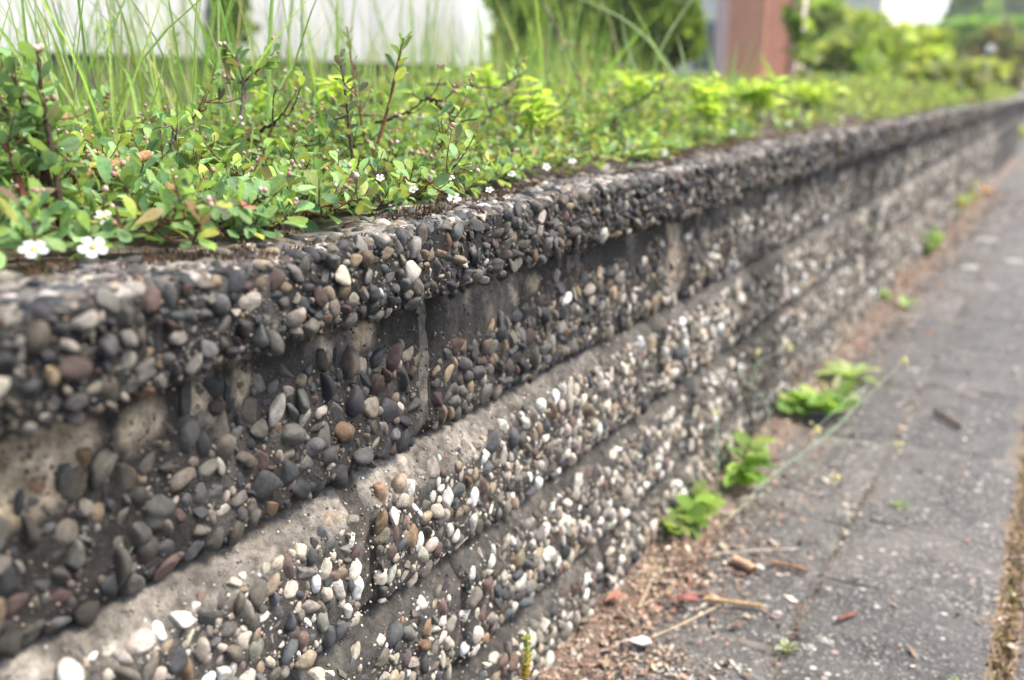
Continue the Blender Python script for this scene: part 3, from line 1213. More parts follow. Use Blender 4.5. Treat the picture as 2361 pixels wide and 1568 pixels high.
# bronze shoot
s1 = Plant('cotoneaster_shoot', at(815, 400, depth=1.12), 'tall dark bronze leaved shoot on a thin black stem, left of the green shoot', 'shoot', sh)
spray(s1, [(818, 405), (805, 300), (795, 200), (783, 135)], 1.10, .0022, .0011, DBARK, 26, .018, .05, .85, .2, 2, .75)
s1.finish(26)
s2 = Plant('cotoneaster_shoot', at(880, 300, depth=1.16), 'tall fresh green shoot with pointed tip leaves, right of the bronze shoot', 'shoot', sh)
spray(s2, [(872, 330), (895, 250), (915, 160), (930, 88)], 1.16, .0022, .0012, RBARK, 16, .026, .22, .10, 0, 0, .8)
s2.finish(16)
s3 = Plant('cotoneaster_shoot', at(570, 260, depth=1.16), 'grey stemmed shoot with oval leaves and pink buds at its tip', 'shoot', sh)
spray(s3, [(556, 275), (562, 215), (560, 170), (545, 130)], 1.14, .0030, .0016, GBARK, 8, .024, .1, 0, .6, 3, .8)
spray(s3, [(562, 190), (590, 165), (622, 140)], 1.14, .0016, .001, RBARK, 8, .022, .12, 0, 1, 1, .8)
s3.finish(20, 8)
s4 = Plant('cotoneaster_shoot', at(800, 170, depth=1.3), 'thin reddish shoot with few leaves behind the bronze shoot', 'shoot', sh)
spray(s4, [(845, 330), (822, 230), (810, 140), (800, 62)], 1.28, .0018, .0009, RBARK, 14, .015, .15, .55, .2, 0, .7)
s4.finish(14)
# bushy spray at the left edge of the picture
s5 = Plant('cotoneaster_bush', at(90, 520, depth=.78), 'tall bushy cotoneaster with pink buds rising at the left picture edge', 'bush')
for q in ([(140, 520), (110, 400), (60, 260), (30, 180)], [(110, 480), (45, 330), (0, 230), (-30, 170)], [(150, 540), (125, 380), (100, 240), (85, 120)],
          [(60, 470), (20, 350), (-20, 280)], [(100, 420), (110, 320), (120, 260)]):
    spray(s5, q, .80 + .05 * R.random(), .0034, .0016, RBARK if R.random() < .5 else DBARK, 14, .024, .12, 0, .35, 6, .9)
s5.finish(60, 30)
s6 = Plant('cotoneaster_shoot', at(385, 260, depth=1.7), 'blurred thin shoot with pink buds among the grass stems before the white building', 'shoot', sh)
spray(s6, [(430, 270), (425, 190), (402, 110), (398, 75)], 1.7, .002, .001, GBARK, 16, .019, .1, .2, 1, 1, .8)
s6.finish(12)

# woody branches that show in the mat: uneven, tapering, forked, with a few leaves of their own
def wood(pl, pts, depth, r0, r1, col, forks=3):
    P0 = np.array([at(u, v, depth=depth) for u, v in pts])
    t0 = np.linspace(0, 1, len(P0))
    tt_ = np.linspace(0, 1, 16)
    P = np.stack([np.interp(tt_, t0, P0[:, k]) for k in range(3)], -1)
    P[1:-1] += R.normal(size=(14, 3)) * .0028
    P[:, 2] += .004 * fbm(P * 60, 2)
    pl.branch(P, r0 * .72, r1 * .45, col)
    for k in range(forks):
        i = R.integers(3, 15)
        d = unit(P[min(i + 1, 15)] - P[i - 1]) * .7 + R.normal(size=3) * .5 + np.array([0, 0, .35])
        pl.shoot(P[i], d, R.uniform(.025, .055), R.integers(3, 8), .021, .2, .15, twigcol=col, bud=.25, r0=r0 * .42)


wood(pA, [(400, 350), (402, 300), (392, 250)], 1.0, .0028, .0018, GBARK)
wood(pA, [(370, 520), (420, 490), (470, 462), (500, 440)], .80, .0020, .0010, RBARK, 5)
wood(pA, [(415, 290), (460, 250), (480, 235)], 1.12, .0022, .0014, RBARK, 4)
wood(pB, [(600, 305), (640, 275), (680, 248)], 1.16, .0030, .0014, DBARK)
wood(pB, [(610, 180), (670, 215), (760, 260)], 1.35, .0026, .0026, GBARK)
wood(pB, [(620, 300), (700, 272), (790, 268), (860, 270)], 1.25, .0026, .0022, GBARK, 5)
wood(pB, [(860, 285), (920, 262), (960, 245), (985, 226)], 1.30, .0030, .0020, DBARK, 4)
wood(pB, [(985, 232), (1010, 238), (1028, 258), (1045, 290)], 1.26, .0034, .0026, DBARK, 4)
wood(pB, [(985, 195), (1070, 200), (1150, 205), (1180, 195)], 1.45, .0034, .0030, GBARK, 5)
wood(pB, [(1110, 290), (1140, 250), (1180, 228)], 1.42, .0032, .0026, GBARK, 3)
wood(pB, [(1010, 345), (1025, 320), (1040, 285)], 1.15, .0018, .0012, RBARK, 4)
wood(pB, [(930, 420), (985, 412), (1050, 402)], .98, .0018, .0012, RBARK, 5)
wood(pA, [(690, 500), (760, 478), (830, 455), (850, 430)], .93, .0018, .0012, RBARK, 6)
wood(pC, [(1380, 345), (1400, 310), (1420, 270)], 1.75, .0024, .0016, DBARK, 4)
wood(pC, [(1420, 270), (1480, 225), (1530, 205)], 1.85, .0036, .0022, DBARK, 5)
wood(pC, [(1250, 0), (1290, 80), (1330, 170), (1345, 200)], 1.9, .0040, .0034, GBARK, 2)
for _ in range(16):
    y_ = np.array([R.uniform(.9, 2.4)])
    x_ = front_x(y_) - R.uniform(.10, .5)
    b_ = np.array([x_[0], y_[0], bed_z(x_, y_)[0] + .04])
    pl = pB if y_[0] < 1.42 else pC
    d_ = unit(R.normal(size=3) + np.array([0, 0, .9]))
    pl.shoot(b_, d_, R.uniform(.08, .16), 12, .020, .3, .35, spread=.8, bud=.5, r0=.0016)

# open flowers
for (u, v, pl, dp, r_) in [(78, 577, pA, .690, .0100), (214, 572, pA, .725, .0108), (240, 503, pA, .80, .0080), (1047, 458, pB, 1.125, .0085), (1030, 425, pB, 1.13, .006),
                           (930, 483, pB, 1.07, .006), (905, 478, pB, 1.06, .005), (790, 425, pA, 1.05, .006), (655, 437, pA, 1.0, .006), (485, 475, pA, .93, .006),
                           (535, 435, pA, .97, .006), (1260, 385, pB, 1.33, .006), (1180, 402, pB, 1.25, .006), (1530, 352, pC, 1.75, .008), (1320, 372, pB, 1.38, .006),
                           (1480, 345, pC, 1.7, .007), (1400, 385, pC, 1.5, .006), (1690, 305, pC, 2.3, .008), (1820, 285, pC, 2.7, .009), (1940, 270, pD, 3.4, .010),
                           (2285, 112, pD, 4.2, .022)] + [(R.uniform(520, 1150), R.uniform(380, 470), pB if q % 2 else pA, R.uniform(.98, 1.08), R.uniform(.0035, .0055)) for q in range(14)]:
    p = at(u, v, depth=dp)
    pl.flowers.append((p, r_, unit(CAMP - p) * .8 + np.array([0, 0, .8]) + R.normal(size=3) * .15))

pA.finish(230, 60, 9)
pB.finish(150, 40, 7)
pC.finish(0, 0)
pD.finish(0, 0)

# broken dry stick lying in the mat
t = Plant('dry_stick', at(270, 385, depth=.9), 'broken tan brown stick lying on the leaves at the left', 'stick')
t.branch([at(170, 415, depth=.88), at(230, 395, depth=.9), at(300, 372, depth=.93), at(345, 355, depth=.95)], .0072, .0055, (.30, .17, .085), 'stick', 8)
t.branch([at(335, 360, depth=.945), at(352, 352, depth=.955)], .0045, .0012, (.52, .44, .34), 'splintered_end', 6)

# ---- moss on the cap
n_ = 34000
y = -.2 + 6.0 * R.random(n_) ** 1.6
x = front_x(y) + .055 - np.abs(R.normal(size=n_)) * .036
ok = (fbm(np.stack([x * 20, y * 20, 0 * x + 3.3], -1), 2) > -.10) & (x < .028)
x, y = x[ok], y[ok]
n_ = len(x)
p, _ = cap_surf(y, np.interp(-x, -PX[8:], PS[8:]))
a = R.random(n_) * 6.28
q = np.stack([np.cos(a), np.sin(a), 0 * a], -1) * (.0010 + .0005 * y)[:, None]
tip = p + np.stack([R.normal(size=n_) * .0022, R.normal(size=n_) * .0022, R.uniform(.002, .0065, n_)], -1)
dn = np.array([0, 0, .002])
MC = np.array([(.060, .030, .018), (.095, .045, .022), (.035, .022, .015), (.15, .075, .03), (.07, .06, .02), (.05, .03, .02)])
V_ = np.stack([p - q - dn, p + q - dn, tip], 1).reshape(-1, 3)
far_ = np.repeat(st((y - 1.2) / 1.5), 3)[:, None]
C_ = np.repeat(MC[R.integers(0, len(MC), n_)], 3, axis=0) * (1 - far_) + np.array([[.20, .105, .045]]) * far_
obj('cap_moss', mesh('cap_moss', V_, np.arange(3 * n_).reshape(-1, 3), M_LITTER, C_), kind='stuff', label='reddish brown moss along the plant edge on the cap', category='moss')

# ------------------------------------------------------------------ grass
def blade(pts, w0, col, bag=None):
    pts = np.asarray(pts, float)
    t = np.linspace(0, 1, len(pts))
    k = 10
    tt_ = np.linspace(0, 1, k)
    P = np.stack([np.interp(tt_, t, pts[:, a]) for a in range(3)], -1)
    for _ in range(3):
        P[1:-1] = (P[:-2] + 2 * P[1:-1] + P[2:]) / 4
    T = np.gradient(P, axis=0)
    B = np.cross(T, R.normal(size=3))
    B /= np.linalg.norm(B, axis=1)[:, None]
    Nn = np.cross(T, B)
    Nn /= np.linalg.norm(Nn, axis=1)[:, None]
    w = w0 * np.clip(1.15 - tt_ ** 1.6 * 1.1, .08, 1)
    V = np.stack([P - B * w[:, None] + Nn * w[:, None] * .5, P, P + B * w[:, None] + Nn * w[:, None] * .5], 1).reshape(-1, 3)
    U = np.stack([np.tile([-1, 0, 1], k), np.repeat(tt_, 3), np.zeros(3 * k)], -1)
    return V, grid_faces(k, 3), U


GRC = [(.16, .28, .055), (.20, .33, .07), (.13, .24, .05), (.25, .36, .11), (.23, .32, .07)]
tuft = thing('grass_tuft', at(300, 400, depth=1.15), 'tuft of long sharp green grass blades crossing the white building at the left', 'grass')
TB = np.array(tuft.location)
BL = [[(279, 322), (201, 188), (150, 70), (110, -60)], [(242, 356), (134, 188), (60, 90), (-40, -20)], [(284, 269), (282, 150), (278, -30)], [(259, 312), (215, 170), (170, -60)],
      [(316, 269), (305, 190), (280, 140), (235, 104)], [(232, 356), (175, 220), (95, -20)], [(60, 160), (10, 80), (-60, -10)], [(338, 165), (310, 80), (285, -40)],
      [(370, 280), (345, 150), (330, 60)], [(200, 360), (172, 240), (165, 100), (190, -20)], [(300, 330), (260, 210), (225, 60), (210, -40)], [(270, 340), (255, 170), (252, -30)],
      [(150, 330), (130, 200), (80, 60), (40, -40)], [(330, 300), (370, 180), (385, 90)], [(250, 350), (300, 200), (352, 60), (380, -30)], [(120, 350), (122, 180), (100, 10)]]
for i, pts in enumerate(BL):
    d = 1.05 + .25 * random.random()
    W = [at(u, v, depth=d + .02 * k) for k, (u, v) in enumerate(pts)]
    V, F, U = blade(W, R.uniform(.0016, .0029), None)
    part('grass_blade', V, F, M_GRASS, tuft, TB, random.choice(GRC), U, origin=W[0])

bag = Bag()
n_ = 3600
y = .35 + 6.5 * R.random(n_) ** 1.5
x = front_x(y) - .30 - 1.9 * R.random(n_) ** 1.2
cl = fbm(np.stack([x * 2.2, y * 2.2, 0 * x + 9.1], -1), 2)
gz = bed_z(x, y)
gu, gv, gd = project(np.stack([x, y, gz], -1))
leftm = st((700 - gu) / 160)                     # the meadow thins out towards the pillar
ok = R.random(n_) < (.5 + .9 * cl) * (.55 + .45 * leftm)
for x_, y_, z_, lm in zip(x[ok], y[ok], gz[ok], leftm[ok]):
    h = R.uniform(.10, .30) * (1 + .25 * R.normal()) if R.random() < .60 else R.uniform(.3, .62)
    h *= .36 + .64 * lm
    a, l = R.random() * 6.28, R.normal() * .18
    lean = np.array([math.cos(a), math.sin(a), 0]) * (h * (abs(l) * 1.6 + .06))
    p = np.array([x_, y_, z_ - .01])
    V, F, U = blade([p, p + lean * .25 + [0, 0, h * .5], p + lean + [0, 0, h * .95]], R.uniform(.0010, .0024) * (1 + .12 * y_), None)
    c = random.choice(GRC) if R.random() < .84 else (.40, .33, .18)
    bag.add(V, F, np.array(c) * R.lognormal(0, .18), U)
n_ = 1200
y = R.uniform(.85, 3.4, n_)
x = front_x(y) - .20 - .75 * R.random(n_)
gz = bed_z(x, y)
cl = fbm(np.stack([x * 3, y * 3, 0 * x + 2.1], -1), 2)
gu, gv, gd = project(np.stack([x, y, gz], -1))
lm = st((740 - gu) / 140)
for x_, y_, z_, c_, l_ in zip(x, y, gz, cl, lm):
    if R.random() > .45 + 1.2 * c_:
        continue
    h = R.uniform(.10, .26) if R.random() < .6 else R.uniform(.2, .48)
    h *= .5 + .5 * l_
    a = R.random() * 6.28
    lean = np.array([math.cos(a), math.sin(a), 0]) * h * abs(R.normal()) * .28
    p = np.array([x_, y_, z_ - .01])
    V, F, U = blade([p, p + lean * .3 + [0, 0, h * .55], p + lean + [0, 0, h * .93]], R.uniform(.0014, .0032), None)
    c = random.choice(GRC + [(.33, .42, .10), (.30, .40, .14)]) if R.random() < .88 else (.42, .36, .22)
    bag.add(V, F, np.array(c) * R.lognormal(0, .15), U)
V_, F_, C_, U_ = bag.get()
obj('tall_grass', mesh('tall_grass', V_, F_, M_GRASS, C_, U_), kind='stuff', label='tall thin meadow grass behind the cotoneaster', category='grass')

# broad blades catching light before the pillar and at the top middle
gt = thing('grass_tuft', at(1700, 230, depth=2.6), 'bright broad grass blades in front of the brown pillar', 'grass')
GB = np.array(gt.location)
for pts in ([(1690, 240), (1715, 150), (1750, 55)], [(1700, 240), (1740, 140), (1790, 60)], [(1680, 240), (1690, 160), (1700, 90)], [(1720, 235), (1745, 190), (1770, 180)], [(1800, 210), (1770, 150), (1745, 120)], [(1660, 230), (1640, 150), (1630, 90)]):
    W = [at(u, v, depth=2.6) for u, v in pts]
    V, F, U = blade(W, .0055, None)
    part('grass_blade', V, F, M_GRASS, gt, GB, (.24, .36, .09), U, origin=W[0])
gt = thing('grass_tuft', at(1520, 160, depth=2.0), 'long pale grass blades arching over the dark shrub at the top', 'grass')
GB = np.array(gt.location)
for pts in ([(1560, 180), (1500, 90), (1410, 20), (1250, -30)], [(1550, 190), (1490, 70), (1440, -20)], [(1500, 190), (1530, 90), (1610, -20)], [(1480, 200), (1440, 100), (1430, -10)], [(1580, 200), (1575, 130), (1560, 80)]):
    W = [at(u, v, depth=2.0 + .1 * random.random()) for u, v in pts]
    V, F, U = blade(W, .0034, None)
    part('grass_blade', V, F, M_GRASS, gt, GB, (.22, .31, .14), U, origin=W[0])


# ------------------------------------------------------------------ lime green weeds
LIME = [(.42, .56, .08), (.48, .60, .10), (.36, .50, .08), (.52, .58, .09)]


def weed(name, u, v, depth, h_px, n, leafL, label, cols=LIME, wide=30, cat='weed', group=None, protos=LP_LONG):
    b_ = at(u, v, depth=depth)
    pl = Plant(name, b_, label, cat, group, protos=protos, mat=M_SOFT)
    for k in range(max(2, n // 12)):
        top = at(u + R.uniform(-wide, wide), v - h_px * R.uniform(.6, 1.05), depth=depth + R.normal() * .03)
        bs = b_ + np.array([R.normal() * .012, R.normal() * .012, 0])
        P = pl.branch([bs, (bs + top) / 2 + R.normal(size=3) * .006, top], .0016, .0008, (.24, .30, .08), 'stem', 5)
        for i in range(12):
            t = .25 + .75 * i / 12
            o = P[int(t * (len(P) - 1))]
            a = R.random() * 6.28
            pl.lv.add(o, unit([math.cos(a), math.sin(a), R.uniform(-.1, .7)]), unit(R.normal(size=3) * .3 + [0, 0, 1]), leafL * R.uniform(.6, 1.1), np.array(random.choice(cols)) * R.lognormal(0, .12))
    pl.finish(min(n, 40), 0)
    return pl


lw = 'lime green weeds pushing through the ground cover'
weed('lime_weed', 765, 265, 1.42, 120, 36, .038, 'narrow lime green weed directly behind the bronze shoot', wide=16, group=lw)
weed('lime_weed', 1235, 320, 1.45, 140, 72, .036, 'bright lime weed standing alone in the middle of the mat', wide=26, group=lw)
weed('lime_weed', 600, 250, 1.4, 60, 24, .028, 'small lime weed half hidden behind the grey stemmed shoot', wide=40, group=lw)
weed('lime_weed', 1120, 215, 1.8, 75, 36, .036, 'small lime weed below the end of the white building', wide=50, group=lw)
weed('lime_weed', 1640, 290, 2.0, 120, 96, .046, 'broad lime weed clump left of the pillar foot', wide=60, group=lw)
weed('lime_weed', 1745, 260, 2.5, 85, 96, .055, 'broad lime weed clump right in front of the pillar foot', wide=60, group=lw)
weed('lime_weed', 1480, 245, 2.0, 85, 60, .045, 'lime weed left of the pillar in front of the dark shrub', wide=70, group=lw)
weed('lime_weed', 1885, 245, 3.2, 65, 72, .062, 'lime weed clump right of the pillar near the wall top', wide=60, group=lw)
weed('lime_weed', 245, 110, 2.0, 60, 12, .03, 'pale lime leaf spray standing before the white building at far left', wide=20, group=lw)
weed('lime_weed', 345, 320, 1.35, 60, 24, .026, 'low lime sprig between the grass blades on the left', wide=50, group=lw)

# ------------------------------------------------------------------ buildings and pillar
def boxm(x0, x1, y0, y1, z0, z1):
    V = np.array([[x, y, z] for x in (x0, x1) for y in (y0, y1) for z in (z0, z1)], float)
    F = np.array([[0, 1, 3, 2], [4, 6, 7, 5], [0, 4, 5, 1], [2, 3, 7, 6], [0, 2, 6, 4], [1, 5, 7, 3]])
    return V, F


def boxpart(name, mat, parent, base, *d):
    V, F = boxm(*d)
    return part(name, V, F, mat, parent, base, None, None, False, V.mean(0))


BX = -3.4
zedge = at(500, 132, x=BX)[2]
yA, yB = at(-120, 60, x=BX)[1], at(1075, 60, x=BX)[1]
base = np.array([BX - 2, 2, Z_CAP + .1])
bld = thing('white_building', base, 'long white rendered building with brown plinth behind the grass at the left', 'building')
boxpart('plinth', M_PLINTH, bld, base, BX - 4, BX - .05, yA - 1.5, yB, .6, zedge)
cuts_y = [yA - 1.5, at(425, 60, x=BX)[1], at(650, 60, x=BX)[1], at(860, 60, x=BX)[1], yB]
for a, b_ in zip(cuts_y[:-1], cuts_y[1:]):
    boxpart('wall_panel', M_WHITE, bld, base, BX - 4, BX, a + .006, b_ - .006, zedge, 3.2)
boxpart('roof', M_ROOF, bld, base, BX - 4.3, BX + .35, yA - 1.8, yB + .3, 3.2, 3.4)

# pillar with pale edges
pd = 6.2
pb = at(1745, 190, depth=pd)
PW = .52
c0 = at(1652, 60, depth=pd)
base = np.array([pb[0], pb[1], .72])
pil = thing('porch_pillar', base, 'square reddish brown pillar with pale pink corners rising behind the weeds', 'pillar')
# turned so that a corner faces the camera: left face painted as lit terracotta, right face as shaded brown
ang = YAW * .2 + math.radians(-40) + math.atan2(-1, 1) * 0
ax = unit(RGT * math.cos(math.radians(42)) + np.array([FWD[0], FWD[1], 0]) * math.sin(math.radians(42)))
ay = np.array([-ax[1], ax[0], 0])


def obox(name, mat, parent, base, cx, hx, hy, z0, z1):
    V = np.array([cx + ax * sx * hx + ay * sy * hy + np.array([0, 0, z]) for sx in (-1, 1) for sy in (-1, 1) for z in (z0, z1)])
    V[:, 2] = [z for sx in (-1, 1) for sy in (-1, 1) for z in (z0, z1)]
    F = np.array([[0, 1, 3, 2], [4, 6, 7, 5], [0, 4, 5, 1], [2, 3, 7, 6], [0, 2, 6, 4], [1, 5, 7, 3]])
    return part(name, V, F, mat, parent, base, None, None, False, V.mean(0))


h_ = .160
obox('shaft', M_PIL_SHADE, pil, base, pb, h_, h_, .80, 3.3)
for s_ in (-1, 1):
    V0 = pb + ax * s_ * (h_ + .006)
    obox('lit_face_panel', M_PIL_LIT, pil, base, V0, .006, h_ * .98, .84, 3.2)  # thin panel carrying the lighter, lit-side colour
for sx, sy in ((-1, 1), (1, -1)):
    obox('pale_corner', M_PINK, pil, base, pb + ax * sx * h_ + ay * sy * h_, .042, .042, .80, 3.3)
obox('foot_slab', M_PINK, pil, base, pb, h_ + .14, h_ + .14, .72, .80)

# ------------------------------------------------------------------ trees, shrubs, hedges
def foliage(pl, c, rad, n, leafL, cols, shell=.55, up=.4):
    d = R.normal(size=(n, 3))
    d /= np.linalg.norm(d, axis=1)[:, None]
    k = shell + (1 - shell) * R.random(n) ** .6
    lump = 1 + .30 * fbm(d * 2.2 + c, 2)
    p = np.asarray(c) + d * np.asarray(rad) * (k * lump)[:, None]
    dr = R.normal(size=(n, 3)) + d * .6
    nr = R.normal(size=(n, 3)) * .6 + d * .6 + np.array([0, 0, up])
    nr /= np.linalg.norm(nr, axis=1)[:, None]
    L_ = leafL * R.uniform(.6, 1.25, n)
    cc = np.array(cols)[R.integers(0, len(cols), n)] * R.lognormal(0, .2, n)[:, None]
    for q in range(n):
        pl.lv.add(p[q], dr[q], nr[q], L_[q], cc[q])


G_DARK = [(.07, .125, .025), (.09, .16, .03), (.05, .09, .02), (.20, .28, .035)]
G_YEL = [(.30, .38, .07), (.36, .42, .09), (.24, .33, .07), (.42, .45, .12)]  # background greens lightened, haze and glow put into the leaf colour
G_MID = [(.18, .29, .06), (.22, .33, .08), (.15, .25, .05)]
G_TEAL = [(.17, .27, .15), (.21, .30, .18), (.15, .25, .16)]
G_OLIV = [(.28, .30, .10), (.23, .27, .09), (.33, .32, .14)]


def shrub(name, u, v, depth, ru, rv, n, leafL, cols, label, cat='shrub', group=None, lobes=9, thick=.8, z0=None, tk=1.0):
    c = at(u, v, depth=depth)
    k = depth / (FPX / S)
    zb = Z_CAP + .03 if z0 is None else z0
    base = np.array([c[0], c[1], zb])
    pl = Plant(name, base, label, cat, group, protos=LP_SMALL, mat=M_SOFT)
    V, F = tube(np.array([base - [0, 0, .1], base * [1, 1, 0] + [.03, .02, (zb + c[2]) / 2], c]), np.array([.06, .05, .03]) * max(.4, depth / 9) * tk, 7)
    part('trunk', V, F, M_WOOD, pl.o, base, (.07, .055, .04), origin=base)
    for q in range(lobes):
        off = RGT * R.uniform(-.75, .75) * ru * k + UPV * R.uniform(-.75, .6) * rv * k + FWD * R.uniform(-.4, .4) * ru * k * thick
        if q == 0:
            off = off * 0
        f = .68 if q == 0 else R.uniform(.26, .5)
        foliage(pl, c + off, np.array([ru * k * f, ru * k * f, rv * k * f]), n // lobes, leafL, cols)
        P = np.array([base + [0, 0, (c[2] - zb) * .4], (base + c + off) / 2, c + off * .9])
        V, F = tube(P, np.array([.03, .02, .008]) * max(.4, depth / 9) * tk, 5)
        part('limb', V, F, M_WOOD, pl.o, base, (.07, .055, .04), origin=P[0])
    pl.lv.build(pl.o, base, 0, name='crown')
    return pl


bgp = 'blurred shrubs and trees behind the bed'
shrub('evergreen_shrub', 1250, 40, 5.8, 150, 130, 2600, .085, G_DARK, 'dark green shrub behind the grass, right of the white building', group=bgp)
shrub('evergreen_shrub', 1540, 40, 6.6, 125, 140, 3000, .070, G_DARK + [(.20, .28, .03)] * 2, 'dark evergreen shrub with yellowish tips directly left of the pillar', group=bgp)
shrub('evergreen_shrub', 1400, 60, 7.0, 90, 110, 1800, .085, G_DARK, 'dark shrub filling the gap between the two larger evergreen shrubs', group=bgp)
shrub('climbing_ivy', 535, 40, 5.05, 65, 85, 260, .085, [(.05, .10, .02), (.08, .16, .03), (.035, .07, .018)], 'dark green climber hanging on the white wall of the building', 'climber', lobes=4, thick=.25, tk=.25)
shrub('leafy_vine', 1850, 70, 5.7, 24, 80, 60, .08, [(.16, .24, .03), (.08, .13, .02)], 'leafy sprays hanging over the right side of the pillar', 'climber', lobes=4, thick=.3, tk=.15)
shrub('garden_shrub', 1930, 150, 8.5, 105, 75, 1400, .12, G_OLIV + G_MID, 'olive green shrub just right of the pillar', group=bgp)
shrub('garden_shrub', 2080, 135, 10, 120, 80, 1800, .14, G_YEL, 'sunlit yellow green bush in the middle of the right background', group=bgp)
shrub('garden_shrub', 1890, 55, 13, 60, 60, 900, .16, G_YEL + G_MID, 'light green bush against the pale house, touching the pillar on its right', group=bgp)
shrub('garden_shrub', 1985, 75, 14, 100, 65, 1200, .17, G_YEL + G_OLIV, 'pale yellow green bush behind the olive shrub', group=bgp)
shrub('garden_shrub', 2160, 185, 8.0, 120, 38, 1200, .09, G_OLIV, 'low olive brush along the bed before the clipped hedge', group=bgp)
shrub('garden_shrub', 2320, 140, 20, 75, 75, 1200, .20, [(.10, .13, .04), (.16, .18, .06), (.32, .23, .13)], 'dark brownish bush at the right edge under the clipped hedge', group=bgp)
shrub('broadleaf_tree', 2235, 25, 44, 70, 50, 1200, .5, G_MID + G_TEAL, 'round green tree beyond the clipped hedge', 'tree', group=bgp)
shrub('broadleaf_tree', 2350, 10, 60, 70, 60, 1200, .7, G_TEAL, 'hazy blue green tree at the top right corner', 'tree', group=bgp)
shrub('broadleaf_tree', 1950, -60, 26, 110, 70, 1500, .34, G_YEL, 'light green tree crown before the pale house', 'tree', group=bgp)
shrub('broadleaf_tree', 1350, -120, 9, 330, 150, 2600, .16, G_MID + G_DARK, 'tree crown over the dark shrubs at the top middle', 'tree', group=bgp)

# clipped hedge
hp = at(2300, 105, depth=28)
base = np.array([hp[0], hp[1], Z_CAP])
hd = Plant('clipped_hedge', base, 'clipped bright green hedge with rounded top in the right background', 'hedge', protos=LP_SMALL, mat=M_SOFT)
kk = 28 / (FPX / S)
for _ in range(4200):
    a, b_, c_ = R.uniform(-1, 1, 3)
    f = R.integers(0, 3)
    q = [a, b_, c_]
    q[f] = (1 if R.random() < .8 else -1) * R.uniform(.9, 1)
    if f == 1:
        q[1] = -abs(q[1])
    p = hp + RGT * q[0] * 125 * kk + np.array([FWD[0], FWD[1], 0]) * q[1] * 1.0 + np.array([0, 0, 1]) * q[2] * 48 * kk
    hd.lv.add(p, unit(R.normal(size=3)), unit(R.normal(size=3) * .6 + [0, 0, .7]), R.uniform(.16, .28), np.array(random.choice([(.17, .34, .05), (.22, .40, .07), (.14, .28, .045)])) * R.lognormal(0, .15))
hd.lv.build(hd.o, base, 0, name='clipped_leaves')
V, F = boxm(*(hp[0] + np.array([-.5, .5])), *(hp[1] + np.array([-.1, .1])), Z_CAP, hp[2])
for s_ in (-.6, 0, .6):
    V, F = tube(np.array([[hp[0] + s_, hp[1] + s_ * .5, .5], [hp[0] + s_, hp[1] + s_ * .5, hp[2]]]), .03, 6)
    part('trunk', V, F, M_WOOD, hd.o, base, (.07, .055, .04), origin=V.mean(0))

# pale house
hc = at(1905, 30, depth=17)
base = np.array([hc[0] - 1.0, hc[1], .5])
hs = thing('pale_house', base, 'pale house with brown roof edge, almost hidden by shrubs right of the pillar', 'house')
x1_, y1_ = hc[0] + .95, hc[1]
boxpart('wall', M_CREAM, hs, base, x1_ - 5, x1_, y1_, y1_ + 5, .5, 3.0)
V = np.array([[x1_ - 5.3, y1_ - .3, 3.0], [x1_ + .3, y1_ - .3, 3.0], [x1_ - 2.5, y1_ - .3, 4.6], [x1_ - 5.3, y1_ + 5.3, 3.0], [x1_ + .3, y1_ + 5.3, 3.0], [x1_ - 2.5, y1_ + 5.3, 4.6]])
part('roof', V, [np.array([[1, 4, 5, 2], [0, 2, 5, 3], [0, 3, 4, 1]]), np.array([[0, 1, 2], [3, 5, 4]])], M_ROOF, hs, base, None, None, False, V.mean(0))
wv = boxpart('window', M_GLASS, hs, base, x1_ - 1.5, x1_ - .7, y1_ - .03, y1_ - .005, 1.1, 2.0)
boxpart('window', M_GLASS, hs, base, x1_ - 3.4, x1_ - 2.6, y1_ - .03, y1_ - .005, 1.1, 2.0)

# ------------------------------------------------------------------ path edge: litter, weeds, sticks
bag = Bag()
LIT = [(.19, .125, .09), (.12, .08, .058), (.25, .17, .12), (.33, .26, .19), (.07, .053, .042), (.44, .37, .29), (.24, .13, .09)]
def soil_z(x, y):
    P = np.array([[x, y, 0.]])
    if x > .32:
        return -.003
    return float(.004 * fbm(P * 14)[0] + .026 * st((.125 + .05 * fbm(P * 3)[0] - x) / .12) - .0032)


def chip(p, L, w, col, flat=.35):
    a = R.random() * 6.28
    d = unit([math.cos(a), math.sin(a), R.normal() * flat])
    n_ = unit(R.normal(size=3) * flat + [0, 0, 1])
    b_ = unit(np.cross(n_, d))
    V = np.array([p - d * L, p - b_ * w + d * L * .2, p + d * L, p + b_ * w - d * L * .15]) + n_ * R.uniform(-.2, .2, (4, 1)) * w
    bag.add(V, np.array([[0, 1, 2], [0, 2, 3]]), np.array(col) * R.lognormal(0, .25))


for _ in range(18000):
    y = .7 + 8.0 * R.random() ** 1.5
    q = R.random()
    if q < .22:
        y = R.uniform(.9, 1.75)
        x = .03 + abs(R.normal()) * .11
        if x > .29 or (x > .12 and fbm(np.array([[x * 14, y * 14, 5.5]]), 2)[0] < .05):
            continue
    elif q < .72:
        x = abs(R.normal()) * .095 + .02
        if x > .30:
            continue
    elif q < .86:
        x = R.normal() * .012 + .612
    elif q < .885:
        x = R.normal() * .006 + .318
    else:
        x = R.uniform(.05, 1.1)
    z = max(soil_z(x, y), .002 if (x > .065 and abs(x - .612) > .02) else -1) + R.uniform(.001, .004)
    s_ = R.lognormal(0, .45)
    chip(np.array([x, y, z]), .0036 * s_ * (1 + .22 * y), .0016 * s_ * (1 + .22 * y), random.choice(LIT))
V_, F_, C_, U_ = bag.get()
obj('leaf_litter', mesh('leaf_litter', V_, F_, M_LITTER, C_, None, False), kind='stuff', label='brown dry leaf litter along the wall foot and in the paving joints', category='litter')

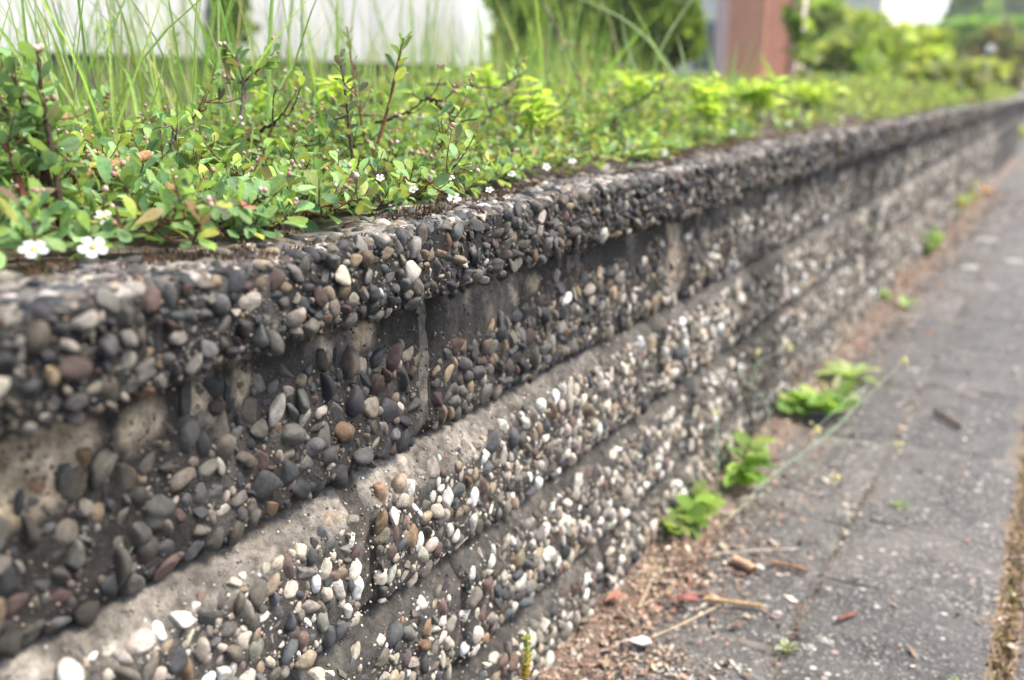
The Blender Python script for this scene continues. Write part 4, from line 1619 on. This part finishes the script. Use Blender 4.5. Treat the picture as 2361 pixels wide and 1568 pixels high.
# moss and mineral fill in the long joint
bag = Bag()
for _ in range(5200):
    y = .95 + 8 * R.random() ** 1.8
    x = .612 + R.normal() * .009 if R.random() < .85 or y > 2.1 else .318 + R.normal() * .005
    h = R.uniform(.003, .008)
    p = np.array([x, y, -.004])
    q = np.array([R.normal(), R.normal(), 0]) * .0014 * (1 + .15 * y)
    bag.add(np.array([p - q, p + q, p + np.array([R.normal() * .003, R.normal() * .003, h + .004])]), np.array([[0, 1, 2]]),
            random.choice([(.22, .14, .055), (.30, .20, .08), (.16, .15, .04), (.34, .23, .12), (.12, .075, .04), (.20, .24, .06)]))
V_, F_, C_, U_ = bag.get()
obj('joint_moss', mesh('joint_moss', V_, F_, M_LITTER, C_), kind='stuff', label='ochre moss filling the long paving joint at the right', category='moss')


def ground_thing(name, pxs, r0, r1, col, label, cat, flat=1.0, partname='stick'):
    pts = [at(u, v, z=.006 + dz) for u, v, dz in pxs]
    pl = Plant(name, pts[0], label, cat)
    pl.branch(pts, r0, r1, col, partname, 7)
    return pl


ground_thing('wood_chip', [(1692, 1290, .004), (1715, 1300, .005), (1740, 1315, .003)], .009, .008, (.50, .32, .20), 'short thick peeled wood chip on the path beside the leafy plant', 'wood chip')
ground_thing('twig', [(1783, 1298, .003), (1830, 1305, .004), (1862, 1318, .002)], .0035, .0045, (.26, .15, .08), 'brown twig lying just right of the peeled wood chip', 'twig')
ground_thing('twig', [(1625, 1380, .004), (1690, 1388, .005), (1758, 1396, .002)], .004, .003, (.42, .28, .14), 'long tan twig lying below the peeled wood chip', 'twig')
ground_thing('twig', [(1930, 1430, .003), (1945, 1422, .006), (1972, 1414, .002)], .003, .004, (.20, .09, .06), 'small curved reddish twig alone on the grey slab', 'twig')
ground_thing('twig', [(2155, 948, .003), (2185, 965, .004), (2215, 985, .002)], .006, .005, (.10, .06, .045), 'dark twig on the far slab right of the rosette plants', 'twig')
ground_thing('straw', [(1650, 1276, .01), (1750, 1268, .006), (1845, 1264, .004)], .0012, .001, (.55, .48, .40), 'thin pale straw above the peeled wood chip', 'straw')
ground_thing('straw', [(1500, 1470, .02), (1570, 1440, .03), (1650, 1400, .01)], .0014, .001, (.50, .38, .24), 'thin tan straw leaning over the litter at the wall foot', 'straw')


def flat_leaf(name, u, v, L, col, label, cat, rz, mat=None, w=.5, z=.012):
    p = at(u, v, z=z)
    d = np.array([math.cos(rz), math.sin(rz), .12])
    lf = Leaves([leaf_proto(w, .35, .15, wave=.05)], mat or M_LITTER)
    lf.add(p, d, (0.2, .1, 1), L, col)
    A = lf.arrays()
    V, U, C = lf.geo(A, np.array([0]))
    V2 = V[0] - np.array([0, 0, .0012])
    Vv = np.concatenate([V[0], V2])
    F = np.concatenate([LF_FACES, LF_FACES[:, ::-1] + len(V2)])
    o = obj(name, mesh(name, Vv - p, F, mat or M_LITTER, C[0], np.concatenate([U[0], U[0]])), None, p, label=label, category=cat, kind='thing')
    return o


flat_leaf('dry_leaf', 1435, 1478, .045, (.52, .49, .45), 'curled pale grey dead leaf on the litter at the bottom', 'leaf', .4)
flat_leaf('dry_leaf', 1395, 1385, .040, (.26, .12, .08), 'reddish brown dead leaf leaning against the wall foot', 'leaf', 1.2, z=.03)
flat_leaf('dry_leaf', 1560, 1375, .035, (.27, .105, .085), 'crimson dead leaf in the litter below the leafy plant', 'leaf', .2, z=.02)
flat_leaf('dry_leaf', 2250, 440, .16, (.55, .26, .05), 'orange leaf far away at the wall foot', 'leaf', .8, z=.03)
flat_leaf('dry_leaf', 1725, 1300, .03, (.50, .46, .40), 'small pale leaf touching the peeled wood chip', 'leaf', -.2)


# lichen crusts on the slabs
def crust(u, v, rx, ry, col, label):
    p = at(u, v, z=.004)
    b = Bag()
    n_ = int(40 + 6e4 * rx * ry)
    for _ in range(min(n_, 160)):
        g = R.normal(size=2) * .5
        c_ = p + np.array([g[0] * rx, g[1] * ry, -.0025 + R.uniform(0, .0012)])
        k = 6
        a = np.linspace(0, 2 * np.pi, k, endpoint=False) + R.random()
        rr = min(rx, ry) * R.uniform(.08, .34) * R.uniform(.6, 1.3, k)
        V = np.stack([np.cos(a) * rr, np.sin(a) * rr, 0 * a - .001], -1)
        V = np.concatenate([V, [[0, 0, .0006]]]) + c_
        b.add(V, np.stack([np.arange(k), (np.arange(k) + 1) % k, np.full(k, k)], -1), np.array(col) * R.lognormal(0, .25))
    b.part('lichen_patch', M_LICHEN, pav, PAVB, origin=p)


for q in [(1560, 1545, .055, .012), (1690, 1530, .02, .01), (2240, 615, .035, .05), (2275, 550, .05, .05), (2110, 728, .03, .018), (2340, 600, .04, .04), (1900, 1470, .012, .01), (1870, 1490, .01, .008),
          (2290, 660, .02, .02), (1770, 1375, .012, .008), (1765, 1395, .01, .006), (2210, 690, .01, .01), (2110, 850, .02, .012)]:
    crust(*q, (.33, .32, .285), '')


# broad leaved weeds along the wall foot
def rosette(name, u, v, n, L, cols, label, cat='weed', rise=.35, spread=1.0, protos=LP_LONG, stems=0, z=.012):
    p = at(u, v, z=z)
    pl = Plant(name, p, label, cat, 'weeds growing along the foot of the wall', protos=protos, mat=M_SOFT)
    for i in range(n):
        a = i * 2.4 + R.normal() * .2
        rr = (i / n)
        d = unit([math.cos(a) * spread, math.sin(a) * spread, rise + .7 * (1 - rr) + R.normal() * .1])
        o = p + np.array([math.cos(a), math.sin(a), 0]) * .006 + [0, 0, .004]
        pl.lv.add(o, d, unit(np.array([0, 0, 1]) - d * d[2] + R.normal(size=3) * .1), L * (.55 + .45 * rr) * R.uniform(.85, 1.1), np.array(random.choice(cols)) * R.lognormal(0, .12))
    pl.lv.build(pl.o, p, n, single_name='leaf')
    V, F = tube(np.array([p - [0, 0, .01], p + [0, 0, .006]]), .004, 6)
    part('crown', V, F, M_SOFT, pl.o, p, (.2, .25, .08), origin=p)
    return pl


LP_WIDE = [leaf_proto(.62, random.uniform(.1, .4), random.uniform(.1, .4), (.1, .4, .85, 1.0, .85, .5, .12), wave=.03) for _ in range(5)]
GRN = [(.18, .31, .055), (.23, .35, .07), (.13, .24, .045), (.27, .33, .10)]
PALE = [(.30, .42, .14), (.36, .46, .18), (.27, .40, .10), (.44, .44, .24)]
rosette('dandelion_rosette', 1958, 868, 16, .115, PALE, 'pale green rosette with spreading pointed leaves, farthest large weed', rise=.15)


def bushy(name, spots, n, L, cols, label, h=.05, sp=.06):
    p0 = at(spots[0][0], spots[0][1], z=.015)
    pl = Plant(name, p0, label, 'weed', 'weeds growing along the foot of the wall', protos=LP_WIDE, mat=M_SOFT)
    for (u, v) in spots:
        p = at(u, v, z=.012)
        for _ in range(max(3, n // 7)):
            top = p + np.array([R.normal() * sp * .6 + .01, R.normal() * sp, h * R.uniform(.5, 1.2)])
            top[0] = max(top[0], .03)
            P = pl.branch([p, (p + top) / 2 + [0, 0, .006], top], .0012, .0008, (.22, .30, .08), 'stem', 4)
            for i in range(7):
                o = P[int((.35 + .65 * i / 6) * (len(P) - 1))]
                a = R.random() * 6.28
                pl.lv.add(o, unit([math.cos(a), math.sin(a), .35 + R.normal() * .2]), unit(R.normal(size=3) * .35 + [.2, -.2, 1]), L * R.uniform(.4, 1.25), np.array(random.choice(cols)) * R.lognormal(0, .2))
    pl.lv.build(pl.o, p0, 60, single_name='leaf')
    return pl


bushy('leafy_weed', [(1830, 955), (1880, 955), (1925, 955)], 21, .062, GRN, 'wide bright green weed patch at the wall foot just before the pale rosette', .045, .035)
bushy('leafy_weed', [(1700, 1120), (1725, 1085)], 14, .050, GRN, 'bright green weed between the wide patch and the nearest leafy weed', .06, .022)
bushy('leafy_weed', [(1550, 1240), (1585, 1215), (1610, 1175)], 21, .046, GRN, 'nearest bright green leafy weed growing out of the wall foot', .05, .022)
bushy('leafy_weed', [(2010, 695)], 21, .05, GRN, 'small green weed far along the wall foot left of the lone sprout', .05, .02)
rosette('seedling', 2090, 705, 8, .06, [(.25, .45, .14)], 'lone pale green sprout on the slab edge far along the path', rise=.5)
bushy('leafy_weed', [(2140, 590), (2120, 570)], 28, .06, [(.14, .24, .05), (.2, .3, .08)], 'dull green weed at the far wall foot', .09, .04)
bushy('leafy_weed', [(2190, 500), (2220, 470)], 28, .09, [(.25, .26, .06), (.30, .24, .07), (.2, .26, .06)], 'yellowish olive weed clump farthest along the wall foot', .14, .08)
bushy('leafy_weed', [(2345, 330)], 28, .16, [(.4, .42, .06)], 'yellow green weed at the right picture edge far away', .25, .1)
rosette('seedling', 985, 1560, 9, .014, [(.16, .34, .05)], 'tiny green sprout in the wall joint at the bottom', rise=.9, z=.05)
rosette('seedling', 1170, 1445, 7, .012, [(.18, .36, .06)], 'tiny green sprout high in the wall joint above the yellow spike', rise=.9, z=.09)
rosette('seedling', 1205, 1465, 7, .013, [(.2, .40, .09)], 'tiny pale sprout right of the high joint sprout', rise=.7, z=.06)
rosette('seedling', 2205, 1590, 8, .02, [(.16, .32, .05)], 'tiny green sprout growing in the long joint at the lower right', rise=.6, z=.002)
rosette('seedling', 1815, 1500, 9, .018, [(.32, .40, .22)], 'grey green sprout in the joint crossing near the bottom', rise=.4, z=.002)
rosette('seedling', 2075, 1170, 7, .02, [(.2, .32, .06)], 'thin moss green sprout in the cross joint', rise=.2, z=.002)

# yellow spike of a stonecrop against the wall
sp_ = Plant('stonecrop_spike', at(1212, 1560, x=.06), 'upright yellow green stonecrop spike at the wall foot by the bottom edge', 'weed', protos=LP_SMALL, mat=M_SOFT)
P = sp_.branch([at(1210, 1562, x=.06), at(1216, 1520, x=.058), at(1214, 1462, x=.055)], .002, .0014, (.35, .30, .08), 'stem', 6)
for i in range(60):
    t = i / 60
    a = i * 2.4
    sp_.lv.add(P[int(t * (len(P) - 1))], unit([math.cos(a), math.sin(a), .7]), (0, 0, 1), .0085, [(.42, .26, .05), (.42, .38, .07), (.30, .36, .07)][min(2, int(t * 3))])
sp_.lv.build(sp_.o, sp_.base, 60)

# thin crucifer stalks with tiny pale flowers
def stalk(label, pts, dps, heads, base_uv):
    bp = at(*base_uv, z=.012)
    pl = Plant('flower_stalk', bp, label, 'weed', 'thin wiry stalks with tiny pale yellow flowers')
    W = [bp] + [at(u, v, depth=d) for (u, v), d in zip(pts, dps)]
    P = pl.branch(W, .0013, .0007, (.30, .40, .27), 'stem', 5)
    for (u, v), d in heads:
        c = at(u, v, depth=d)
        q = P[int(R.uniform(.45, .98) * (len(P) - 1))]
        pl.branch([q, (q + c) / 2 + R.normal(size=3) * .004, c], .0009, .0006, (.30, .40, .27), 'flower_stem', 4)
        for _ in range(7):
            V, F = ICO[1]
            pp = c + R.normal(size=3) * .005
            part('floret', V * .0036 + pp, F, M_BUD, pl.o, pl.base, (.66, .62, .24), origin=pp)
    return pl


stalk('long wiry stalk arching right over the path with tiny pale flowers', [(1700, 1180), (1775, 1095), (1850, 1045), (1930, 990), (1985, 925), (2000, 880)], [1.86, 1.93, 1.98, 2.05, 2.1, 2.15], [((2083, 832), 2.2), ((1880, 990), 2.0), ((2075, 1025), 2.15), ((1925, 1105), 2.0)], (1660, 1215))
stalk('wiry stalk with tiny flowers standing close to the wall in the middle', [(1770, 1000), (1775, 930), (1720, 880), (1690, 830)], [2.1, 2.15, 2.2, 2.2], [((1685, 890), 2.2), ((1820, 800), 2.25), ((1745, 815), 2.25)], (1740, 1075))
stalk('tall yellow green flower stalk against the far wall', [(1940, 640), (1945, 570), (1955, 540)], [3.4, 3.4, 3.4], [((1955, 540), 3.4), ((2000, 525), 3.4), ((1950, 600), 3.4), ((1980, 632), 3.4)], (1910, 790))
stalk('thin curved stalk hugging the wall above the nearest leafy weed', [(1655, 1080), (1650, 1000), (1660, 950)], [1.95, 1.97, 2.0], [((1640, 950), 2.0)], (1655, 1150))


# dry reddish stems standing in the litter
def dry_weed(label, base_uv, tips, cols, r=.0011):
    bp = at(*base_uv, z=.016)
    pl = Plant('dry_weed', bp, label, 'weed', 'dry and reddish weeds at the wall foot')
    for k, (u, v, d) in enumerate(tips):
        tp = at(u, v, depth=d)
        b0 = bp + np.array([R.normal() * .006, R.normal() * .01, 0])
        P = pl.branch([b0, (b0 + tp) / 2 + R.normal(size=3) * .006, tp], r, r * .5, cols[k % len(cols)], 'stem', 5)
        for _ in range(2):
            q = P[R.integers(6, len(P))]
            e = q + (unit(tp - b0) + R.normal(size=3) * .6) * R.uniform(.01, .03)
            pl.branch([q, (q + e) / 2 + R.normal(size=3) * .002, e], r * .6, r * .3, cols[(k + 1) % len(cols)], 'side_stem', 4)
        for _ in range(3):
            q = P[R.integers(4, len(P))]
            pl.lv.add(q, unit(R.normal(size=3)), unit(R.normal(size=3) + [0, 0, 1]), R.uniform(.006, .014), np.array(cols[k % len(cols)]) * 1.2)
    pl.lv.build(pl.o, pl.base, 40)


RED = [(.42, .16, .14), (.36, .22, .14), (.45, .30, .17)]
TAN_ = [(.50, .40, .26), (.46, .30, .17), (.40, .33, .24)]
dry_weed('dry branching orange stem rising from the litter below the nearest leafy weed', (1480, 1390), [(1530, 1290, 1.66), (1490, 1270, 1.66), (1510, 1300, 1.62), (1570, 1330, 1.62)], TAN_)
dry_weed('small crimson weed lying in the litter beside the crimson leaf', (1560, 1385), [(1535, 1360, 1.6), (1590, 1350, 1.62), (1600, 1385, 1.6), (1565, 1345, 1.62), (1625, 1370, 1.62)], [(.36, .14, .13), (.32, .16, .13)], .0014)
dry_weed('dark red stems at the very bottom edge of the picture by the wall', (1120, 1575), [(1100, 1545, 1.33), (1130, 1530, 1.35), (1145, 1548, 1.35)], [(.25, .05, .06)], .0014)
dry_weed('rusty dry weed in front of the wall beside the pale rosette', (1830, 905), [(1810, 850, 2.55), (1835, 830, 2.6), (1860, 850, 2.6), (1845, 870, 2.6), (1820, 800, 2.62), (1795, 880, 2.5)], RED, .0018)
dry_weed('thin tan stems leaning on the far wall behind the rosette', (1960, 790), [(1950, 690, 3.1), (1930, 720, 3.1), (1975, 700, 3.2), (1920, 640, 3.2)], TAN_, .0016)
dry_weed('rusty weed along the far wall foot before the dull green weed', (2060, 660), [(2050, 610, 3.9), (2075, 620, 4.0), (2090, 600, 4.1), (2040, 640, 3.8), (2100, 630, 4.1)], RED, .003)


# ------------------------------------------------------------------ air
def mat_haze():
    m = bpy.data.materials.new('summer_haze')
    m.use_nodes = True
    t = m.node_tree
    t.nodes.remove(t.nodes['Principled BSDF'])
    v = t.nodes.new('ShaderNodeVolumePrincipled')
    v.inputs['Color'].default_value = (1.0, .97, .88, 1)
    v.inputs['Density'].default_value = HAZE
    v.inputs['Anisotropy'].default_value = .3
    t.links.new(v.outputs[0], t.nodes['Material Output'].inputs['Volume'])
    return m


HAZE = .0018
V, F = boxm(-320, 320, -45, 600, -1.5, 14)
obj('haze', mesh('haze', V, F, mat_haze(), None, None, False), kind='stuff')
